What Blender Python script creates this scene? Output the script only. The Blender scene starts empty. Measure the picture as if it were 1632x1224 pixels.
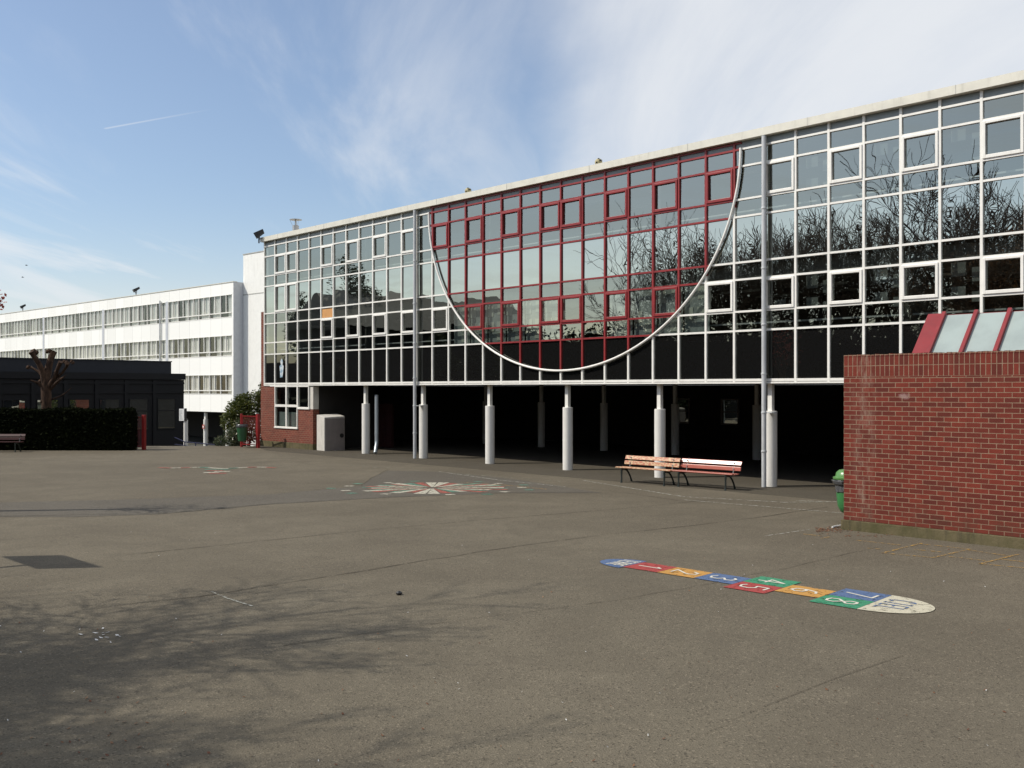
import bpy, math, random
from mathutils import Vector, Matrix
R = math.radians
sc = bpy.context.scene
col = sc.collection
H = 2.8          # eye height above the yard
F = 1540.0       # focal length in photo pixels

# ------------------------------------------------------------------ camera
cam = bpy.data.cameras.new('camera')
cam_o = bpy.data.objects.new('camera', cam); col.objects.link(cam_o)
cam_o.location = (0, 0, H); cam_o.rotation_euler = (R(90), 0, 0)
cam.sensor_width = 36; cam.lens = F/1632*36
cam.shift_y = 8/1632; cam.clip_start = 0.1; cam.clip_end = 3000
sc.camera = cam_o

# ------------------------------------------------------------------ sun + sky
SUN_EL = 44.0
sdir = Vector((-0.99*math.cos(R(SUN_EL)), -0.13*math.cos(R(SUN_EL)), math.sin(R(SUN_EL))))
sun = bpy.data.lights.new('sun', 'SUN'); sun.energy = 4.2; sun.angle = R(0.55); sun.color = (1.0, 0.93, 0.82)
sun_o = bpy.data.objects.new('sun', sun); col.objects.link(sun_o)
sun_o.rotation_euler = sdir.to_track_quat('Z', 'Y').to_euler(); sun_o.location = (-20, -5, 30)
w = bpy.data.worlds.new('World'); sc.world = w; w.use_nodes = True
nt = w.node_tree; N = nt.nodes; L = nt.links; N.clear()
def wn(t, **k):
    n = N.new(t)
    for a, b in k.items(): setattr(n, a, b)
    return n
def wmath(op, a, b=None, clamp=False):
    n = wn('ShaderNodeMath', operation=op); n.use_clamp = clamp
    for i, v in enumerate((a, b)):
        if v is None: continue
        if isinstance(v, (int, float)): n.inputs[i].default_value = v
        else: L.new(v, n.inputs[i])
    return n.outputs[0]
def wramp(v, a, b, lo=0.0, hi=1.0):
    n = wn('ShaderNodeMapRange', interpolation_type='SMOOTHSTEP')
    L.new(v, n.inputs[0]); n.inputs[1].default_value = a; n.inputs[2].default_value = b
    n.inputs[3].default_value = lo; n.inputs[4].default_value = hi
    return n.outputs[0]
sky = wn('ShaderNodeTexSky', sky_type='NISHITA'); sky.sun_disc = False
sky.sun_elevation = R(SUN_EL); sky.sun_rotation = math.atan2(sdir.x, sdir.y) % (2*math.pi)
sky.air_density = 1.0; sky.dust_density = 1.2; sky.ozone_density = 2.4; sky.altitude = 50
tc = wn('ShaderNodeTexCoord'); sep = wn('ShaderNodeSeparateXYZ'); L.new(tc.outputs['Generated'], sep.inputs[0])
zz = wmath('ADD', wmath('MAXIMUM', sep.outputs[2], 0.0), 0.045)      # the cloud layer is a high flat sheet
PX = wmath('DIVIDE', sep.outputs[0], zz); PY = wmath('DIVIDE', sep.outputs[1], zz)
cmb = wn('ShaderNodeCombineXYZ'); L.new(PX, cmb.inputs[0]); L.new(PY, cmb.inputs[1])
def cnoise(scale, rot, sx, sy, detail=6, rough=0.55, dist=0.0):
    m = wn('ShaderNodeMapping'); L.new(cmb.outputs[0], m.inputs[0])
    m.inputs['Rotation'].default_value = (0, 0, rot); m.inputs['Scale'].default_value = (sx, sy, 1)
    n = wn('ShaderNodeTexNoise'); L.new(m.outputs[0], n.inputs['Vector'])
    n.inputs['Scale'].default_value = scale; n.inputs['Detail'].default_value = detail
    n.inputs['Roughness'].default_value = rough; n.inputs['Distortion'].default_value = dist
    return n.outputs['Fac']
n1 = cnoise(0.55, R(25), 1.0, 0.35, 7, 0.55, 0.6)
n2 = cnoise(1.1, R(62), 1.0, 0.22, 8, 0.6, 0.8)
n3 = cnoise(0.3, 0.4, 1.0, 0.6, 4, 0.5, 0.3)
edge = wmath('ADD', PX, wmath('MULTIPLY', wmath('SUBTRACT', n1, 0.5), 1.1))
edge = wmath('SUBTRACT', edge, wmath('MULTIPLY', wmath('SUBTRACT', PY, 2.5), 0.10))
bigc = wramp(edge, -0.16, 0.36)
bigc = wmath('MULTIPLY', bigc, wramp(n2, 0.22, 0.62, 0.55, 1.0))
wisp = wmath('MULTIPLY', wramp(n2, 0.42, 0.72), wramp(n3, 0.35, 0.6, 0.35, 0.95))
low = wramp(PY, 3.6, 10.0, 0.0, 0.5)
lowc = wmath('MULTIPLY', wramp(n1, 0.4, 0.62), wramp(PY, 6, 11, 0.0, 0.55))
cov = wmath('MAXIMUM', wmath('MULTIPLY', bigc, 0.92), wmath('MULTIPLY', wisp, 0.75))
cov = wmath('MAXIMUM', cov, wmath('ADD', low, lowc), clamp=True)
cov = wmath('ADD', wmath('MULTIPLY', cov, 0.90), 0.08, clamp=True)   # thin veil everywhere
# an old thin vapour trail
ln = wmath('ABSOLUTE', wmath('SUBTRACT', wmath('ADD', PY, wmath('MULTIPLY', PX, 0.43)), 2.56))
trail = wmath('MULTIPLY', wmath('MULTIPLY', wramp(ln, 0.002, 0.012, 1.0, 0.0), wramp(PX, -1.33, -1.31)), wramp(PX, -1.28, -0.75, 0.38, 0.0))
cov = wmath('MAXIMUM', cov, trail)
mixc = wn('ShaderNodeMix', data_type='RGBA')
L.new(cov, mixc.inputs[0]); L.new(sky.outputs[0], mixc.inputs[6]); mixc.inputs[7].default_value = (5.8, 5.95, 6.15, 1)
bg = wn('ShaderNodeBackground'); bg.inputs[1].default_value = 0.145
out = wn('ShaderNodeOutputWorld'); L.new(mixc.outputs[2], bg.inputs[0]); L.new(bg.outputs[0], out.inputs[0])
sc.view_settings.view_transform = 'Standard'; sc.view_settings.look = 'None'
sc.view_settings.exposure = 0.0; sc.view_settings.gamma = 1.0
sc.cycles.caustics_reflective = False; sc.cycles.caustics_refractive = False
sc.cycles.max_bounces = 6; sc.cycles.transparent_max_bounces = 12

# ------------------------------------------------------------------ helpers
class MB:
    def __init__(s): s.v = []; s.f = []; s.m = []
    def poly(s, pts, mi=0):
        b = len(s.v); s.v += [tuple(p) for p in pts]; s.f.append(tuple(range(b, b+len(pts)))); s.m.append(mi)
    def box(s, x0, x1, y0, y1, z0, z1, mi=0):
        b = len(s.v)
        s.v += [(x0,y0,z0),(x1,y0,z0),(x1,y1,z0),(x0,y1,z0),(x0,y0,z1),(x1,y0,z1),(x1,y1,z1),(x0,y1,z1)]
        for q in ((0,3,2,1),(4,5,6,7),(0,1,5,4),(1,2,6,5),(2,3,7,6),(3,0,4,7)):
            s.f.append(tuple(b+i for i in q)); s.m.append(mi)
        return s
    def tube(s, pts, rad, n=8, mi=0, cap=True):
        pts = [Vector(p) for p in pts]
        if not isinstance(rad, (list, tuple)): rad = [rad]*len(pts)
        rings = []; up = None
        for i, p in enumerate(pts):
            a = pts[max(i-1,0)]; c = pts[min(i+1,len(pts)-1)]; t = (c-a).normalized()
            if up is None: up = Vector((0,0,1)) if abs(t.z) < 0.9 else Vector((1,0,0))
            x = t.cross(up)
            if x.length < 1e-4: x = t.orthogonal()
            x.normalize(); y = x.cross(t).normalized(); up = y
            b = len(s.v)
            for k in range(n):
                q = 2*math.pi*k/n; s.v.append(tuple(p + (x*math.cos(q)+y*math.sin(q))*rad[i]))
            rings.append(b)
        for a, b in zip(rings, rings[1:]):
            for k in range(n):
                k2 = (k+1) % n; s.f.append((a+k, a+k2, b+k2, b+k)); s.m.append(mi)
        if cap:
            s.f.append(tuple(rings[0]+k for k in range(n))[::-1]); s.m.append(mi)
            s.f.append(tuple(rings[-1]+k for k in range(n))); s.m.append(mi)
        return s
    def lathe(s, prof, n=24, cx=0, cy=0, mi=0):
        rings = []
        for r, z in prof:
            b = len(s.v); rings.append(b)
            for k in range(n):
                q = 2*math.pi*k/n; s.v.append((cx+r*math.cos(q), cy+r*math.sin(q), z))
        for a, b in zip(rings, rings[1:]):
            for k in range(n):
                k2 = (k+1) % n; s.f.append((a+k, a+k2, b+k2, b+k)); s.m.append(mi)
        s.f.append(tuple(rings[0]+k for k in range(n))[::-1]); s.m.append(mi)
        s.f.append(tuple(rings[-1]+k for k in range(n))); s.m.append(mi)
        return s
    def ribbon(s, pts, wd, z=0.0, mi=0):
        pts = [Vector((p[0], p[1])) for p in pts]
        for a, b in zip(pts, pts[1:]):
            d = (b-a)
            if d.length < 1e-6: continue
            d.normalize(); nrm = Vector((-d.y, d.x))*wd/2; a = a-d*wd*0.3; b = b+d*wd*0.3
            s.poly([(a.x-nrm.x,a.y-nrm.y,z),(b.x-nrm.x,b.y-nrm.y,z),(b.x+nrm.x,b.y+nrm.y,z),(a.x+nrm.x,a.y+nrm.y,z)], mi)
            z += 0.0004
        return s
    def mesh(s, name, mats, smooth=False):
        me = bpy.data.meshes.new(name); me.from_pydata(s.v, [], s.f)
        for m in (mats if isinstance(mats, (list, tuple)) else [mats]): me.materials.append(m)
        if any(s.m): me.polygons.foreach_set('material_index', s.m)
        me.update()
        if smooth:
            me.polygons.foreach_set('use_smooth', [True]*len(me.polygons)); me.set_sharp_from_angle(angle=R(38))
        return me
    def build(s, name, mats, parent=None, smooth=False, bevel=0.0):
        return link(name, s.mesh(name, mats, smooth), parent, bevel)
def link(name, me, parent=None, bevel=0.0, loc=None):
    o = bpy.data.objects.new(name, me); col.objects.link(o)
    if parent: o.parent = parent
    if loc is not None: o.location = loc
    if bevel:
        b = o.modifiers.new('bevel', 'BEVEL'); b.width = bevel; b.segments = 2; b.limit_method = 'ANGLE'
    return o
def tag(o, label=None, cat=None, group=None, kind=None):
    if label: o['label'] = label
    if cat: o['category'] = cat
    if group: o['group'] = group
    if kind: o['kind'] = kind
    return o
def empty(name, loc, rz=0.0, **k):
    o = bpy.data.objects.new(name, None); col.objects.link(o); o.location = loc; o.rotation_euler = (0,0,rz)
    o.empty_display_size = 0.2
    return tag(o, **k)
def copy_tree(o, parent=None):
    c = o.copy(); col.objects.link(c); c.parent = parent
    for ch in [x for x in list(col.objects) if x.parent == o]: copy_tree(ch, c)
    return c
def G(px, py, z=0.0):                 # where the sight line through a photo pixel meets the level z
    D = F*(H-z)/(py-620.0); return Vector(((px-816)/F*D, D, z))

# ------------------------------------------------------------------ materials
class NT:
    def __init__(s, name):
        s.mat = bpy.data.materials.new(name); s.mat.use_nodes = True; s.t = s.mat.node_tree
        s.t.nodes.clear(); s.out = s.n('ShaderNodeOutputMaterial')
    def n(s, typ, **k):
        x = s.t.nodes.new(typ)
        for a, b in k.items(): setattr(x, a, b)
        return x
    def l(s, a, b): s.t.links.new(a, b)
    def setin(s, node, i, v):
        if isinstance(v, (int, float, tuple)): node.inputs[i].default_value = v
        else: s.l(v, node.inputs[i])
    def coord(s, swz=None, scale=(1,1,1), rot=(0,0,0)):
        tc = s.n('ShaderNodeTexCoord'); v = tc.outputs['Object']
        if swz == 'wall':            # x+y along the wall, z up
            a = s.n('ShaderNodeSeparateXYZ'); s.l(v, a.inputs[0]); c = s.n('ShaderNodeCombineXYZ')
            s.l(s.math('ADD', a.outputs[0], a.outputs[1]), c.inputs[0]); s.l(a.outputs[2], c.inputs[1]); v = c.outputs[0]
        m = s.n('ShaderNodeMapping'); s.l(v, m.inputs[0]); m.inputs['Scale'].default_value = scale; m.inputs['Rotation'].default_value = rot
        return m.outputs[0]
    def math(s, op, a, b=0.0, clamp=False):
        x = s.n('ShaderNodeMath', operation=op); x.use_clamp = clamp; s.setin(x, 0, a); s.setin(x, 1, b); return x.outputs[0]
    def noise(s, v, scale, detail=4, rough=0.55, dist=0.0):
        x = s.n('ShaderNodeTexNoise'); s.l(v, x.inputs['Vector']); x.inputs['Scale'].default_value = scale
        x.inputs['Detail'].default_value = detail; x.inputs['Roughness'].default_value = rough; x.inputs['Distortion'].default_value = dist
        return x.outputs['Fac']
    def ramp(s, v, a, b, lo=0.0, hi=1.0):
        x = s.n('ShaderNodeMapRange', interpolation_type='SMOOTHSTEP'); s.l(v, x.inputs[0])
        for i, q in enumerate((a, b, lo, hi)): x.inputs[i+1].default_value = q
        return x.outputs[0]
    def mix(s, f, a, b, mode='MIX'):
        x = s.n('ShaderNodeMix', data_type='RGBA', blend_type=mode); s.setin(x, 0, f)
        s.setin(x, 6, a if not isinstance(a, tuple) else (*a[:3], 1)); s.setin(x, 7, b if not isinstance(b, tuple) else (*b[:3], 1)); return x.outputs[2]
    def bump(s, h, strength=0.3, dist=0.01):
        x = s.n('ShaderNodeBump'); s.l(h, x.inputs['Height']); x.inputs['Strength'].default_value = strength; x.inputs['Distance'].default_value = dist
        return x.outputs[0]
    def bsdf(s, c, rough=0.5, metal=0.0, spec=0.5, nrm=None, link_out=True):
        p = s.n('ShaderNodeBsdfPrincipled'); s.setin(p, 'Base Color', c if not isinstance(c, tuple) else (*c[:3], 1))
        s.setin(p, 'Roughness', rough); s.setin(p, 'Metallic', metal); p.inputs['Specular IOR Level'].default_value = spec
        if nrm: s.l(nrm, p.inputs['Normal'])
        if link_out: s.l(p.outputs[0], s.out.inputs[0])
        return p
def simple(name, c, rough=0.5, metal=0.0, spec=0.5, var=0.12, scale=3.0, bump=0.0, bscale=60, dirt=0.0):
    t = NT(name); v = t.coord(); n = t.noise(v, scale, 5, 0.6)
    c2 = tuple(x*(1-var*2) for x in c); cc = t.mix(t.ramp(n, 0.3, 0.75), c, c2)
    if dirt:
        d = t.noise(t.coord(scale=(3, 3, 0.5)), 1.7, 6, 0.65); cc = t.mix(t.ramp(d, 0.5, 0.75, 0, dirt), cc, (0.13, 0.12, 0.09))
    nr = t.bump(t.noise(v, bscale, 3), bump, 0.005) if bump else None
    t.bsdf(cc, rough, metal, spec, nr); return t.mat
M = {}
def asphalt(name, c1, c2, tint=(0.11,0.105,0.09), s=1.0):
    t = NT(name); v = t.coord()
    big = t.noise(v, 0.16, 5, 0.6, 0.5); mid = t.noise(v, 1.3, 6, 0.65, 0.3); fine = t.noise(v, 95, 2, 0.6)
    grit = t.n('ShaderNodeTexVoronoi'); t.l(v, grit.inputs['Vector']); grit.inputs['Scale'].default_value = 62
    c = t.mix(t.ramp(big, 0.32, 0.68), c1, c2)
    c = t.mix(t.ramp(mid, 0.35, 0.8, 0, 0.55), c, tint)
    c = t.mix(t.ramp(fine, 0.35, 0.7, 0, 0.55), c, tuple(x*0.52 for x in c1))
    gs = t.n('ShaderNodeSeparateColor'); t.l(grit.outputs['Color'], gs.inputs[0])
    c = t.mix(t.ramp(gs.outputs[0], 0.84, 1.0, 0, 0.75), c, tuple(min(1, x*1.75) for x in c1))
    c = t.mix(t.ramp(gs.outputs[1], 0.82, 1.0, 0, 0.7), c, tuple(x*0.35 for x in c1))
    pt = t.noise(v, 0.42, 3, 0.5, 1.2); c = t.mix(t.ramp(pt, 0.50, 0.56, 0, 0.22), c, tuple(x*0.72 for x in c1))      # old repairs
    sp_ = t.noise(v, 3.2, 3, 0.6); c = t.mix(t.ramp(sp_, 0.66, 0.76, 0, 0.45), c, tuple(x*0.6 for x in c1))              # spots and spills
    # long soft wear streaks and old damp marks
    st = t.noise(t.coord(scale=(0.35, 1.6, 1), rot=(0,0,R(18))), 0.8, 6, 0.6, 0.6)
    c = t.mix(t.ramp(st, 0.52, 0.75, 0, 0.25), c, tuple(x*0.66 for x in c1))
    h = t.math('ADD', t.noise(v, 70, 3), t.math('MULTIPLY', grit.outputs['Distance'], 0.8))
    h2 = t.math('ADD', t.math('MULTIPLY', t.noise(v, 1.1, 4), 3.0), h)
    t.bsdf(c, 0.93, 0, 0.22, t.bump(h2, 0.75, 0.008)); return t.mat
M['asphalt'] = asphalt('asphalt', (0.124,0.107,0.078), (0.170,0.149,0.109), (0.108,0.094,0.070))
M['asphalt_blue'] = asphalt('asphalt_blue', (0.112,0.100,0.080), (0.124,0.112,0.091), (0.103,0.093,0.077))
M['asphalt_dark'] = asphalt('asphalt_dark', (0.084,0.073,0.054), (0.098,0.086,0.064), (0.074,0.065,0.050))

M['terrain'] = asphalt('terrain', (0.10,0.10,0.085), (0.12,0.12,0.10))
def paint(name, c, wear=0.45, rough=0.75, scale=9.0):
    t = NT(name); v = t.coord(); n = t.noise(v, scale, 8, 0.75); f = t.noise(v, 60, 3, 0.6)
    a = t.ramp(t.math('ADD', n, t.math('MULTIPLY', f, 0.35)), wear, wear+0.14)
    p = t.bsdf(t.mix(t.ramp(f, .3, .8, 0, .35), c, tuple(x*0.6 for x in c)), rough, 0, 0.3, t.bump(f, 0.4, 0.004), False)
    tr = t.n('ShaderNodeBsdfTransparent'); ms = t.n('ShaderNodeMixShader'); t.l(a, ms.inputs[0]); t.l(tr.outputs[0], ms.inputs[1]); t.l(p.outputs[0], ms.inputs[2])
    t.l(ms.outputs[0], t.out.inputs[0]); return t.mat
M['p_blue'] = paint('paint_blue', (0.085,0.135,0.25), 0.51)
M['p_red'] = paint('paint_red', (0.33,0.055,0.05), 0.51)
M['p_yellow'] = paint('paint_yellow', (0.47,0.25,0.065), 0.51)
M['p_green'] = paint('paint_green', (0.045,0.23,0.125), 0.51)
M['p_cream'] = paint('paint_cream', (0.5,0.47,0.36), 0.51)
M['p_white'] = paint('paint_white', (0.6,0.58,0.5), 0.42)
M['p_worn'] = paint('paint_worn_white', (0.40,0.40,0.34), 0.60)
M['p_sunpatch'] = paint('paint_sun_patch', (0.20,0.195,0.15), 0.62, scale=4)  # pale paint for sunlight bounced off the glass onto the yard
M['p_yworn'] = paint('paint_worn_yellow', (0.40,0.25,0.08), 0.62, scale=14)
M['p_wred'] = paint('paint_worn_red', (0.33,0.10,0.075), 0.55)
M['p_wgreen'] = paint('paint_worn_green', (0.10,0.22,0.16), 0.54)
M['p_wcream'] = paint('paint_worn_cream', (0.47,0.45,0.36), 0.54)
M['seam'] = paint('crack', (0.064,0.053,0.038), 0.55, 0.95, 5.0)
def brick(name, rowh=0.0913, bw=0.262, soldier=None, c1=(0.175,0.030,0.018), c2=(0.085,0.018,0.013), mortar=(0.30,0.215,0.145)):
    t = NT(name); v = t.coord('wall')
    def bt(vec, w_, h_, off=0.5):
        b = t.n('ShaderNodeTexBrick'); t.l(vec, b.inputs['Vector']); b.offset = off; b.squash = 1
        b.inputs['Color1'].default_value = (*c1,1); b.inputs['Color2'].default_value = (*c2,1); b.inputs['Mortar'].default_value = (*mortar,1)
        b.inputs['Scale'].default_value = 1; b.inputs['Mortar Size'].default_value = 0.0070; b.inputs['Mortar Smooth'].default_value = 0.1
        b.inputs['Brick Width'].default_value = w_; b.inputs['Row Height'].default_value = h_; b.inputs['Bias'].default_value = -0.1
        return b
    b = bt(v, bw, rowh); c = b.outputs['Color']; f = b.outputs['Fac']
    if soldier:
        b2 = bt(v, rowh*1.02, 0.211, 0.0)
        sp = t.n('ShaderNodeSeparateXYZ'); t.l(v, sp.inputs[0]); m = t.math('GREATER_THAN', sp.outputs[1], soldier)
        m2 = t.n('ShaderNodeMapping'); t.l(v, m2.inputs[0]); m2.inputs['Location'].default_value = (0, -soldier, 0); t.l(m2.outputs[0], b2.inputs['Vector'])
        c = t.mix(m, c, b2.outputs['Color']); mm = t.n('ShaderNodeMix'); t.l(m, mm.inputs[0]); t.l(f, mm.inputs[2]); t.l(b2.outputs['Fac'], mm.inputs[3]); f = mm.outputs[0]
    n = t.noise(v, 6, 6, 0.7); c = t.mix(t.ramp(n, 0.3, 0.75, 0, 0.5), c, tuple(x*0.62 for x in c1))
    c = t.mix(t.ramp(t.noise(v, 55, 3), 0.5, 0.8, 0, 0.45), c, tuple(x*0.5 for x in c1))
    ef = t.noise(t.coord('wall', (1.1, 0.35, 1)), 1.1, 6, 0.7, 0.4); c = t.mix(t.ramp(ef, 0.56, 0.8, 0, 0.5), c, (0.22,0.13,0.10))
    gr = t.noise(t.coord('wall', (0.6, 0.9, 1)), 0.9, 5, 0.6); c = t.mix(t.ramp(gr, 0.52, 0.8, 0, 0.45), c, (0.07,0.035,0.025))
    if soldier:      # lime bloom running down near the corner, and a chalky smear
        sx = t.n('ShaderNodeSeparateXYZ'); t.l(v, sx.inputs[0])
        band = t.ramp(t.math('ABSOLUTE', t.math('SUBTRACT', sx.outputs[0], 0.42)), 0.0, 0.32, 1.0, 0.0)
        bm = t.math('MULTIPLY', band, t.ramp(t.noise(t.coord('wall', (2.2,0.8,1)), 2.6, 7, 0.75), 0.42, 0.75, 0, 0.75))
        c = t.mix(bm, c, (0.30,0.22,0.17))
        dx = t.math('DIVIDE', t.math('SUBTRACT', sx.outputs[0], 1.22), 0.16); dz = t.math('DIVIDE', t.math('SUBTRACT', sx.outputs[1], 2.66), 0.09)
        rr_ = t.math('ADD', t.math('ADD', t.math('MULTIPLY', dx, dx), t.math('MULTIPLY', dz, dz)), t.math('MULTIPLY', t.noise(v, 14, 5, 0.7), 1.6))
        c = t.mix(t.ramp(rr_, 0.6, 1.5, 0.45, 0.0), c, (0.5,0.38,0.36))
        low_ = t.ramp(sx.outputs[1], 0.25, 0.9, 0.55, 0.0); c = t.mix(t.math('MULTIPLY', low_, t.ramp(t.noise(v, 2.2, 6, .7), .4, .7)), c, (0.06,0.035,0.022))
    h = t.math('ADD', t.math('MULTIPLY', f, -1.2), t.math('MULTIPLY', t.noise(v, 45, 4), 0.5))
    t.bsdf(c, 0.88, 0, 0.3, t.bump(h, 0.8, 0.008)); return t.mat
M['brick'] = brick('red_brick', soldier=3.045)
M['brick_far'] = brick('red_brick_plain', rowh=0.0913, c1=(0.20,0.052,0.033), c2=(0.13,0.036,0.026))
t = NT('concrete_mossy'); v = t.coord(); n = t.noise(v, 2.4, 7, 0.7)
c = t.mix(t.ramp(n, 0.3, 0.7), (0.135,0.112,0.065), (0.080,0.074,0.035)); c = t.mix(t.ramp(t.noise(t.coord(scale=(6,6,0.8)), 1.5, 5), 0.5, 0.75, 0, .6), c, (0.05,0.045,0.03))
t.bsdf(c, 0.95, 0, 0.2, t.bump(t.noise(v, 30, 5), 0.6, 0.012)); M['moss'] = t.mat
M['white'] = simple('white_enamel', (0.80,0.79,0.74), 0.38, var=0.05, dirt=0.12)
M['fascia'] = simple('cream_fascia', (0.66,0.645,0.56), 0.45, var=0.06, dirt=0.22)
M['red'] = simple('red_enamel', (0.25,0.018,0.019), 0.40, var=0.12, dirt=0.08)
M['header'] = simple('grey_header', (0.22,0.25,0.25), 0.4, var=0.08)
M['pipe'] = simple('grey_pipe', (0.50,0.52,0.53), 0.42, var=0.08, dirt=0.25)
M['galv'] = simple('galvanised', (0.42,0.47,0.50), 0.38, 0.5, var=0.1)
M['colwhite'] = simple('column_white', (0.70,0.69,0.65), 0.55, var=0.04, dirt=0.12, bump=0.1)
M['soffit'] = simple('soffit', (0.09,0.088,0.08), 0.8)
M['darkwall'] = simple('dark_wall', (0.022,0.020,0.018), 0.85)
M['redwall'] = simple('dark_red_wall', (0.035,0.004,0.004), 0.7)
M['interior'] = simple('interior', (0.10,0.105,0.10), 0.9)
M['slab'] = simple('slab', (0.16,0.16,0.15), 0.8)
M['panel'] = simple('white_panel', (0.80,0.80,0.76), 0.5, var=0.03, dirt=0.12)
M['grey_panel_and_shade'] = simple('grey_panel_and_shade', (0.50,0.52,0.55), 0.5, var=0.05)
M['joint'] = simple('panel_joint', (0.45,0.45,0.42), 0.8)
M['navy'] = simple('navy_cladding', (0.0055,0.006,0.008), 0.6, spec=0.25, var=0.1)
M['navy2'] = simple('navy_band', (0.021,0.024,0.031), 0.6, spec=0.25, var=0.08)
M['black'] = simple('black', (0.012,0.012,0.012), 0.5)
M['iron'] = simple('green_black_iron', (0.018,0.026,0.023), 0.45, var=0.15)
M['bin'] = simple('green_plastic', (0.045,0.20,0.065), 0.35, var=0.12, dirt=0.15)
M['bin_lid'] = simple('light_green_plastic', (0.10,0.25,0.075), 0.3, var=0.1)
M['bin_dark'] = simple('dark_green_plastic', (0.02,0.085,0.035), 0.4)
M['bag'] = simple('plastic_bag', (0.10,0.105,0.11), 0.25, var=0.3, scale=20, bump=0.8, bscale=30)
M['box'] = simple('cream_render', (0.56,0.54,0.49), 0.8, var=0.08, dirt=0.3, bump=0.3)
M['boxgrey'] = simple('grey_shade_and_frame', (0.23,0.20,0.185), 0.6, var=0.08, dirt=0.15)  # holds the shade of the cabinet front; also colours the back window frames
M['rail'] = simple('inner_rail', (0.75,0.78,0.78), 0.5)
M['blind'] = simple('pale_blind', (0.50,0.56,0.55), 0.8, var=0.12)
M['dim'] = simple('dim_curtain', (0.22,0.24,0.23), 0.8)
M['paper'] = simple('pale_paper', (0.80,0.84,0.74), 0.8, var=0.05)
M['orange'] = simple('orange_board', (0.60,0.30,0.10), 0.6, var=0.1)
M['curtain'] = simple('curtain', (0.66,0.66,0.61), 0.85, var=0.06, scale=1.2)
M['metal'] = simple('flue_metal', (0.45,0.44,0.42), 0.35, 0.8)
M['football'] = simple('old_football', (0.42,0.37,0.20), 0.6, var=0.3, scale=8)
M['blue_rail'] = simple('blue_railing', (0.03,0.035,0.10), 0.5)
M['sign'] = simple('sign_white', (0.75,0.76,0.75), 0.5, var=0.02)
M['signtxt'] = simple('sign_text', (0.30,0.34,0.36), 0.6)
M['signred'] = simple('sign_red', (0.40,0.06,0.04), 0.5)
M['skyglass_frame'] = simple('skylight_red', (0.23,0.017,0.020), 0.45, var=0.1, dirt=0.1)
M['roofing'] = simple('roofing', (0.12,0.12,0.12), 0.9)
M['birdm'] = simple('bird_grey', (0.03,0.03,0.035), 0.8)
def wood(name, c1, c2, peel=None, gloss=0.5):
    t = NT(name); v = t.coord(scale=(1.0, 9, 9)); n = t.noise(v, 3.0, 7, 0.7, 0.4); c = t.mix(t.ramp(n, 0.35, 0.7), c1, c2)
    if peel: c = t.mix(t.ramp(t.noise(t.coord(scale=(3,6,6)), 4.0, 7, 0.75), 0.46, 0.56), c, peel)
    t.bsdf(c, gloss, 0, 0.5, t.bump(n, 0.3, 0.004)); return t.mat
M['wood_old'] = wood('peeling_wood', (0.42,0.15,0.09), (0.33,0.12,0.07), (0.55,0.42,0.25), 0.6)
M['wood_red'] = wood('red_brown_wood', (0.40,0.125,0.090), (0.31,0.085,0.06), None, 0.27)
M['wood_dark'] = wood('dark_red_wood', (0.05,0.010,0.009), (0.035,0.009,0.008), None, 0.5)
def bark(name, c1, c2):
    t = NT(name); v = t.coord(scale=(1,1,0.35)); n = t.noise(v, 9, 6, 0.7); t.bsdf(t.mix(t.ramp(n,0.3,0.7), c1, c2), 0.95, 0, 0.2, t.bump(n, 0.9, 0.03)); return t.mat
M['bark'] = bark('bark', (0.085,0.062,0.045), (0.045,0.034,0.026))
M['bark_pale'] = bark('bark_pollard', (0.085,0.050,0.032), (0.02,0.013,0.010))
def leaf(name, c1, c2, c3, rough=0.5, spec=0.4):
    t = NT(name); g = t.n('ShaderNodeNewGeometry'); rr = g.outputs['Random Per Island']
    c = t.mix(t.ramp(rr, 0.0, 0.6), c1, c2); c = t.mix(t.ramp(rr, 0.75, 1.0), c, c3)
    p = t.bsdf(c, rough, 0, spec, None, False); tl = t.n('ShaderNodeBsdfTranslucent'); t.l(c, tl.inputs[0])
    ms = t.n('ShaderNodeMixShader'); ms.inputs[0].default_value = 0.25; t.l(p.outputs[0], ms.inputs[1]); t.l(tl.outputs[0], ms.inputs[2]); t.l(ms.outputs[0], t.out.inputs[0]); return t.mat
M['laurel'] = leaf('laurel_leaf', (0.035,0.050,0.012), (0.085,0.100,0.022), (0.17,0.18,0.04), 0.32)
M['varieg'] = leaf('variegated_leaf', (0.05,0.08,0.03), (0.08,0.10,0.05), (0.30,0.28,0.17), 0.4)
M['evergreen'] = leaf('evergreen_leaf', (0.018,0.028,0.012), (0.03,0.042,0.016), (0.05,0.06,0.025), 0.6)
M['hedge'] = leaf('shaded_hedge_leaf', (0.005,0.007,0.0035), (0.007,0.009,0.004), (0.012,0.015,0.005), 0.95, 0.05)  # near-black leaf: the shade on the hedge is put into its colour
M['twigleaf'] = leaf('young_leaf', (0.10,0.05,0.025), (0.16,0.08,0.03), (0.22,0.10,0.04), 0.6)
M['redleaf'] = leaf('red_leaf', (0.25,0.05,0.04), (0.32,0.08,0.06), (0.38,0.12,0.09), 0.6)
M['litter'] = leaf('dry_leaf', (0.12,0.05,0.03), (0.18,0.08,0.04), (0.30,0.20,0.12), 0.8)
M['scrap'] = simple('paper_scrap', (0.62,0.62,0.6), 0.8)
t = NT('jointed_panel'); sp = t.n('ShaderNodeSeparateXYZ'); t.l(t.coord(), sp.inputs[0])
fr = t.math('FRACT', t.math('DIVIDE', sp.outputs[0], 1.77)); j = t.math('GREATER_THAN', t.math('ABSOLUTE', t.math('SUBTRACT', fr, 0.5)), 0.492)
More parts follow.
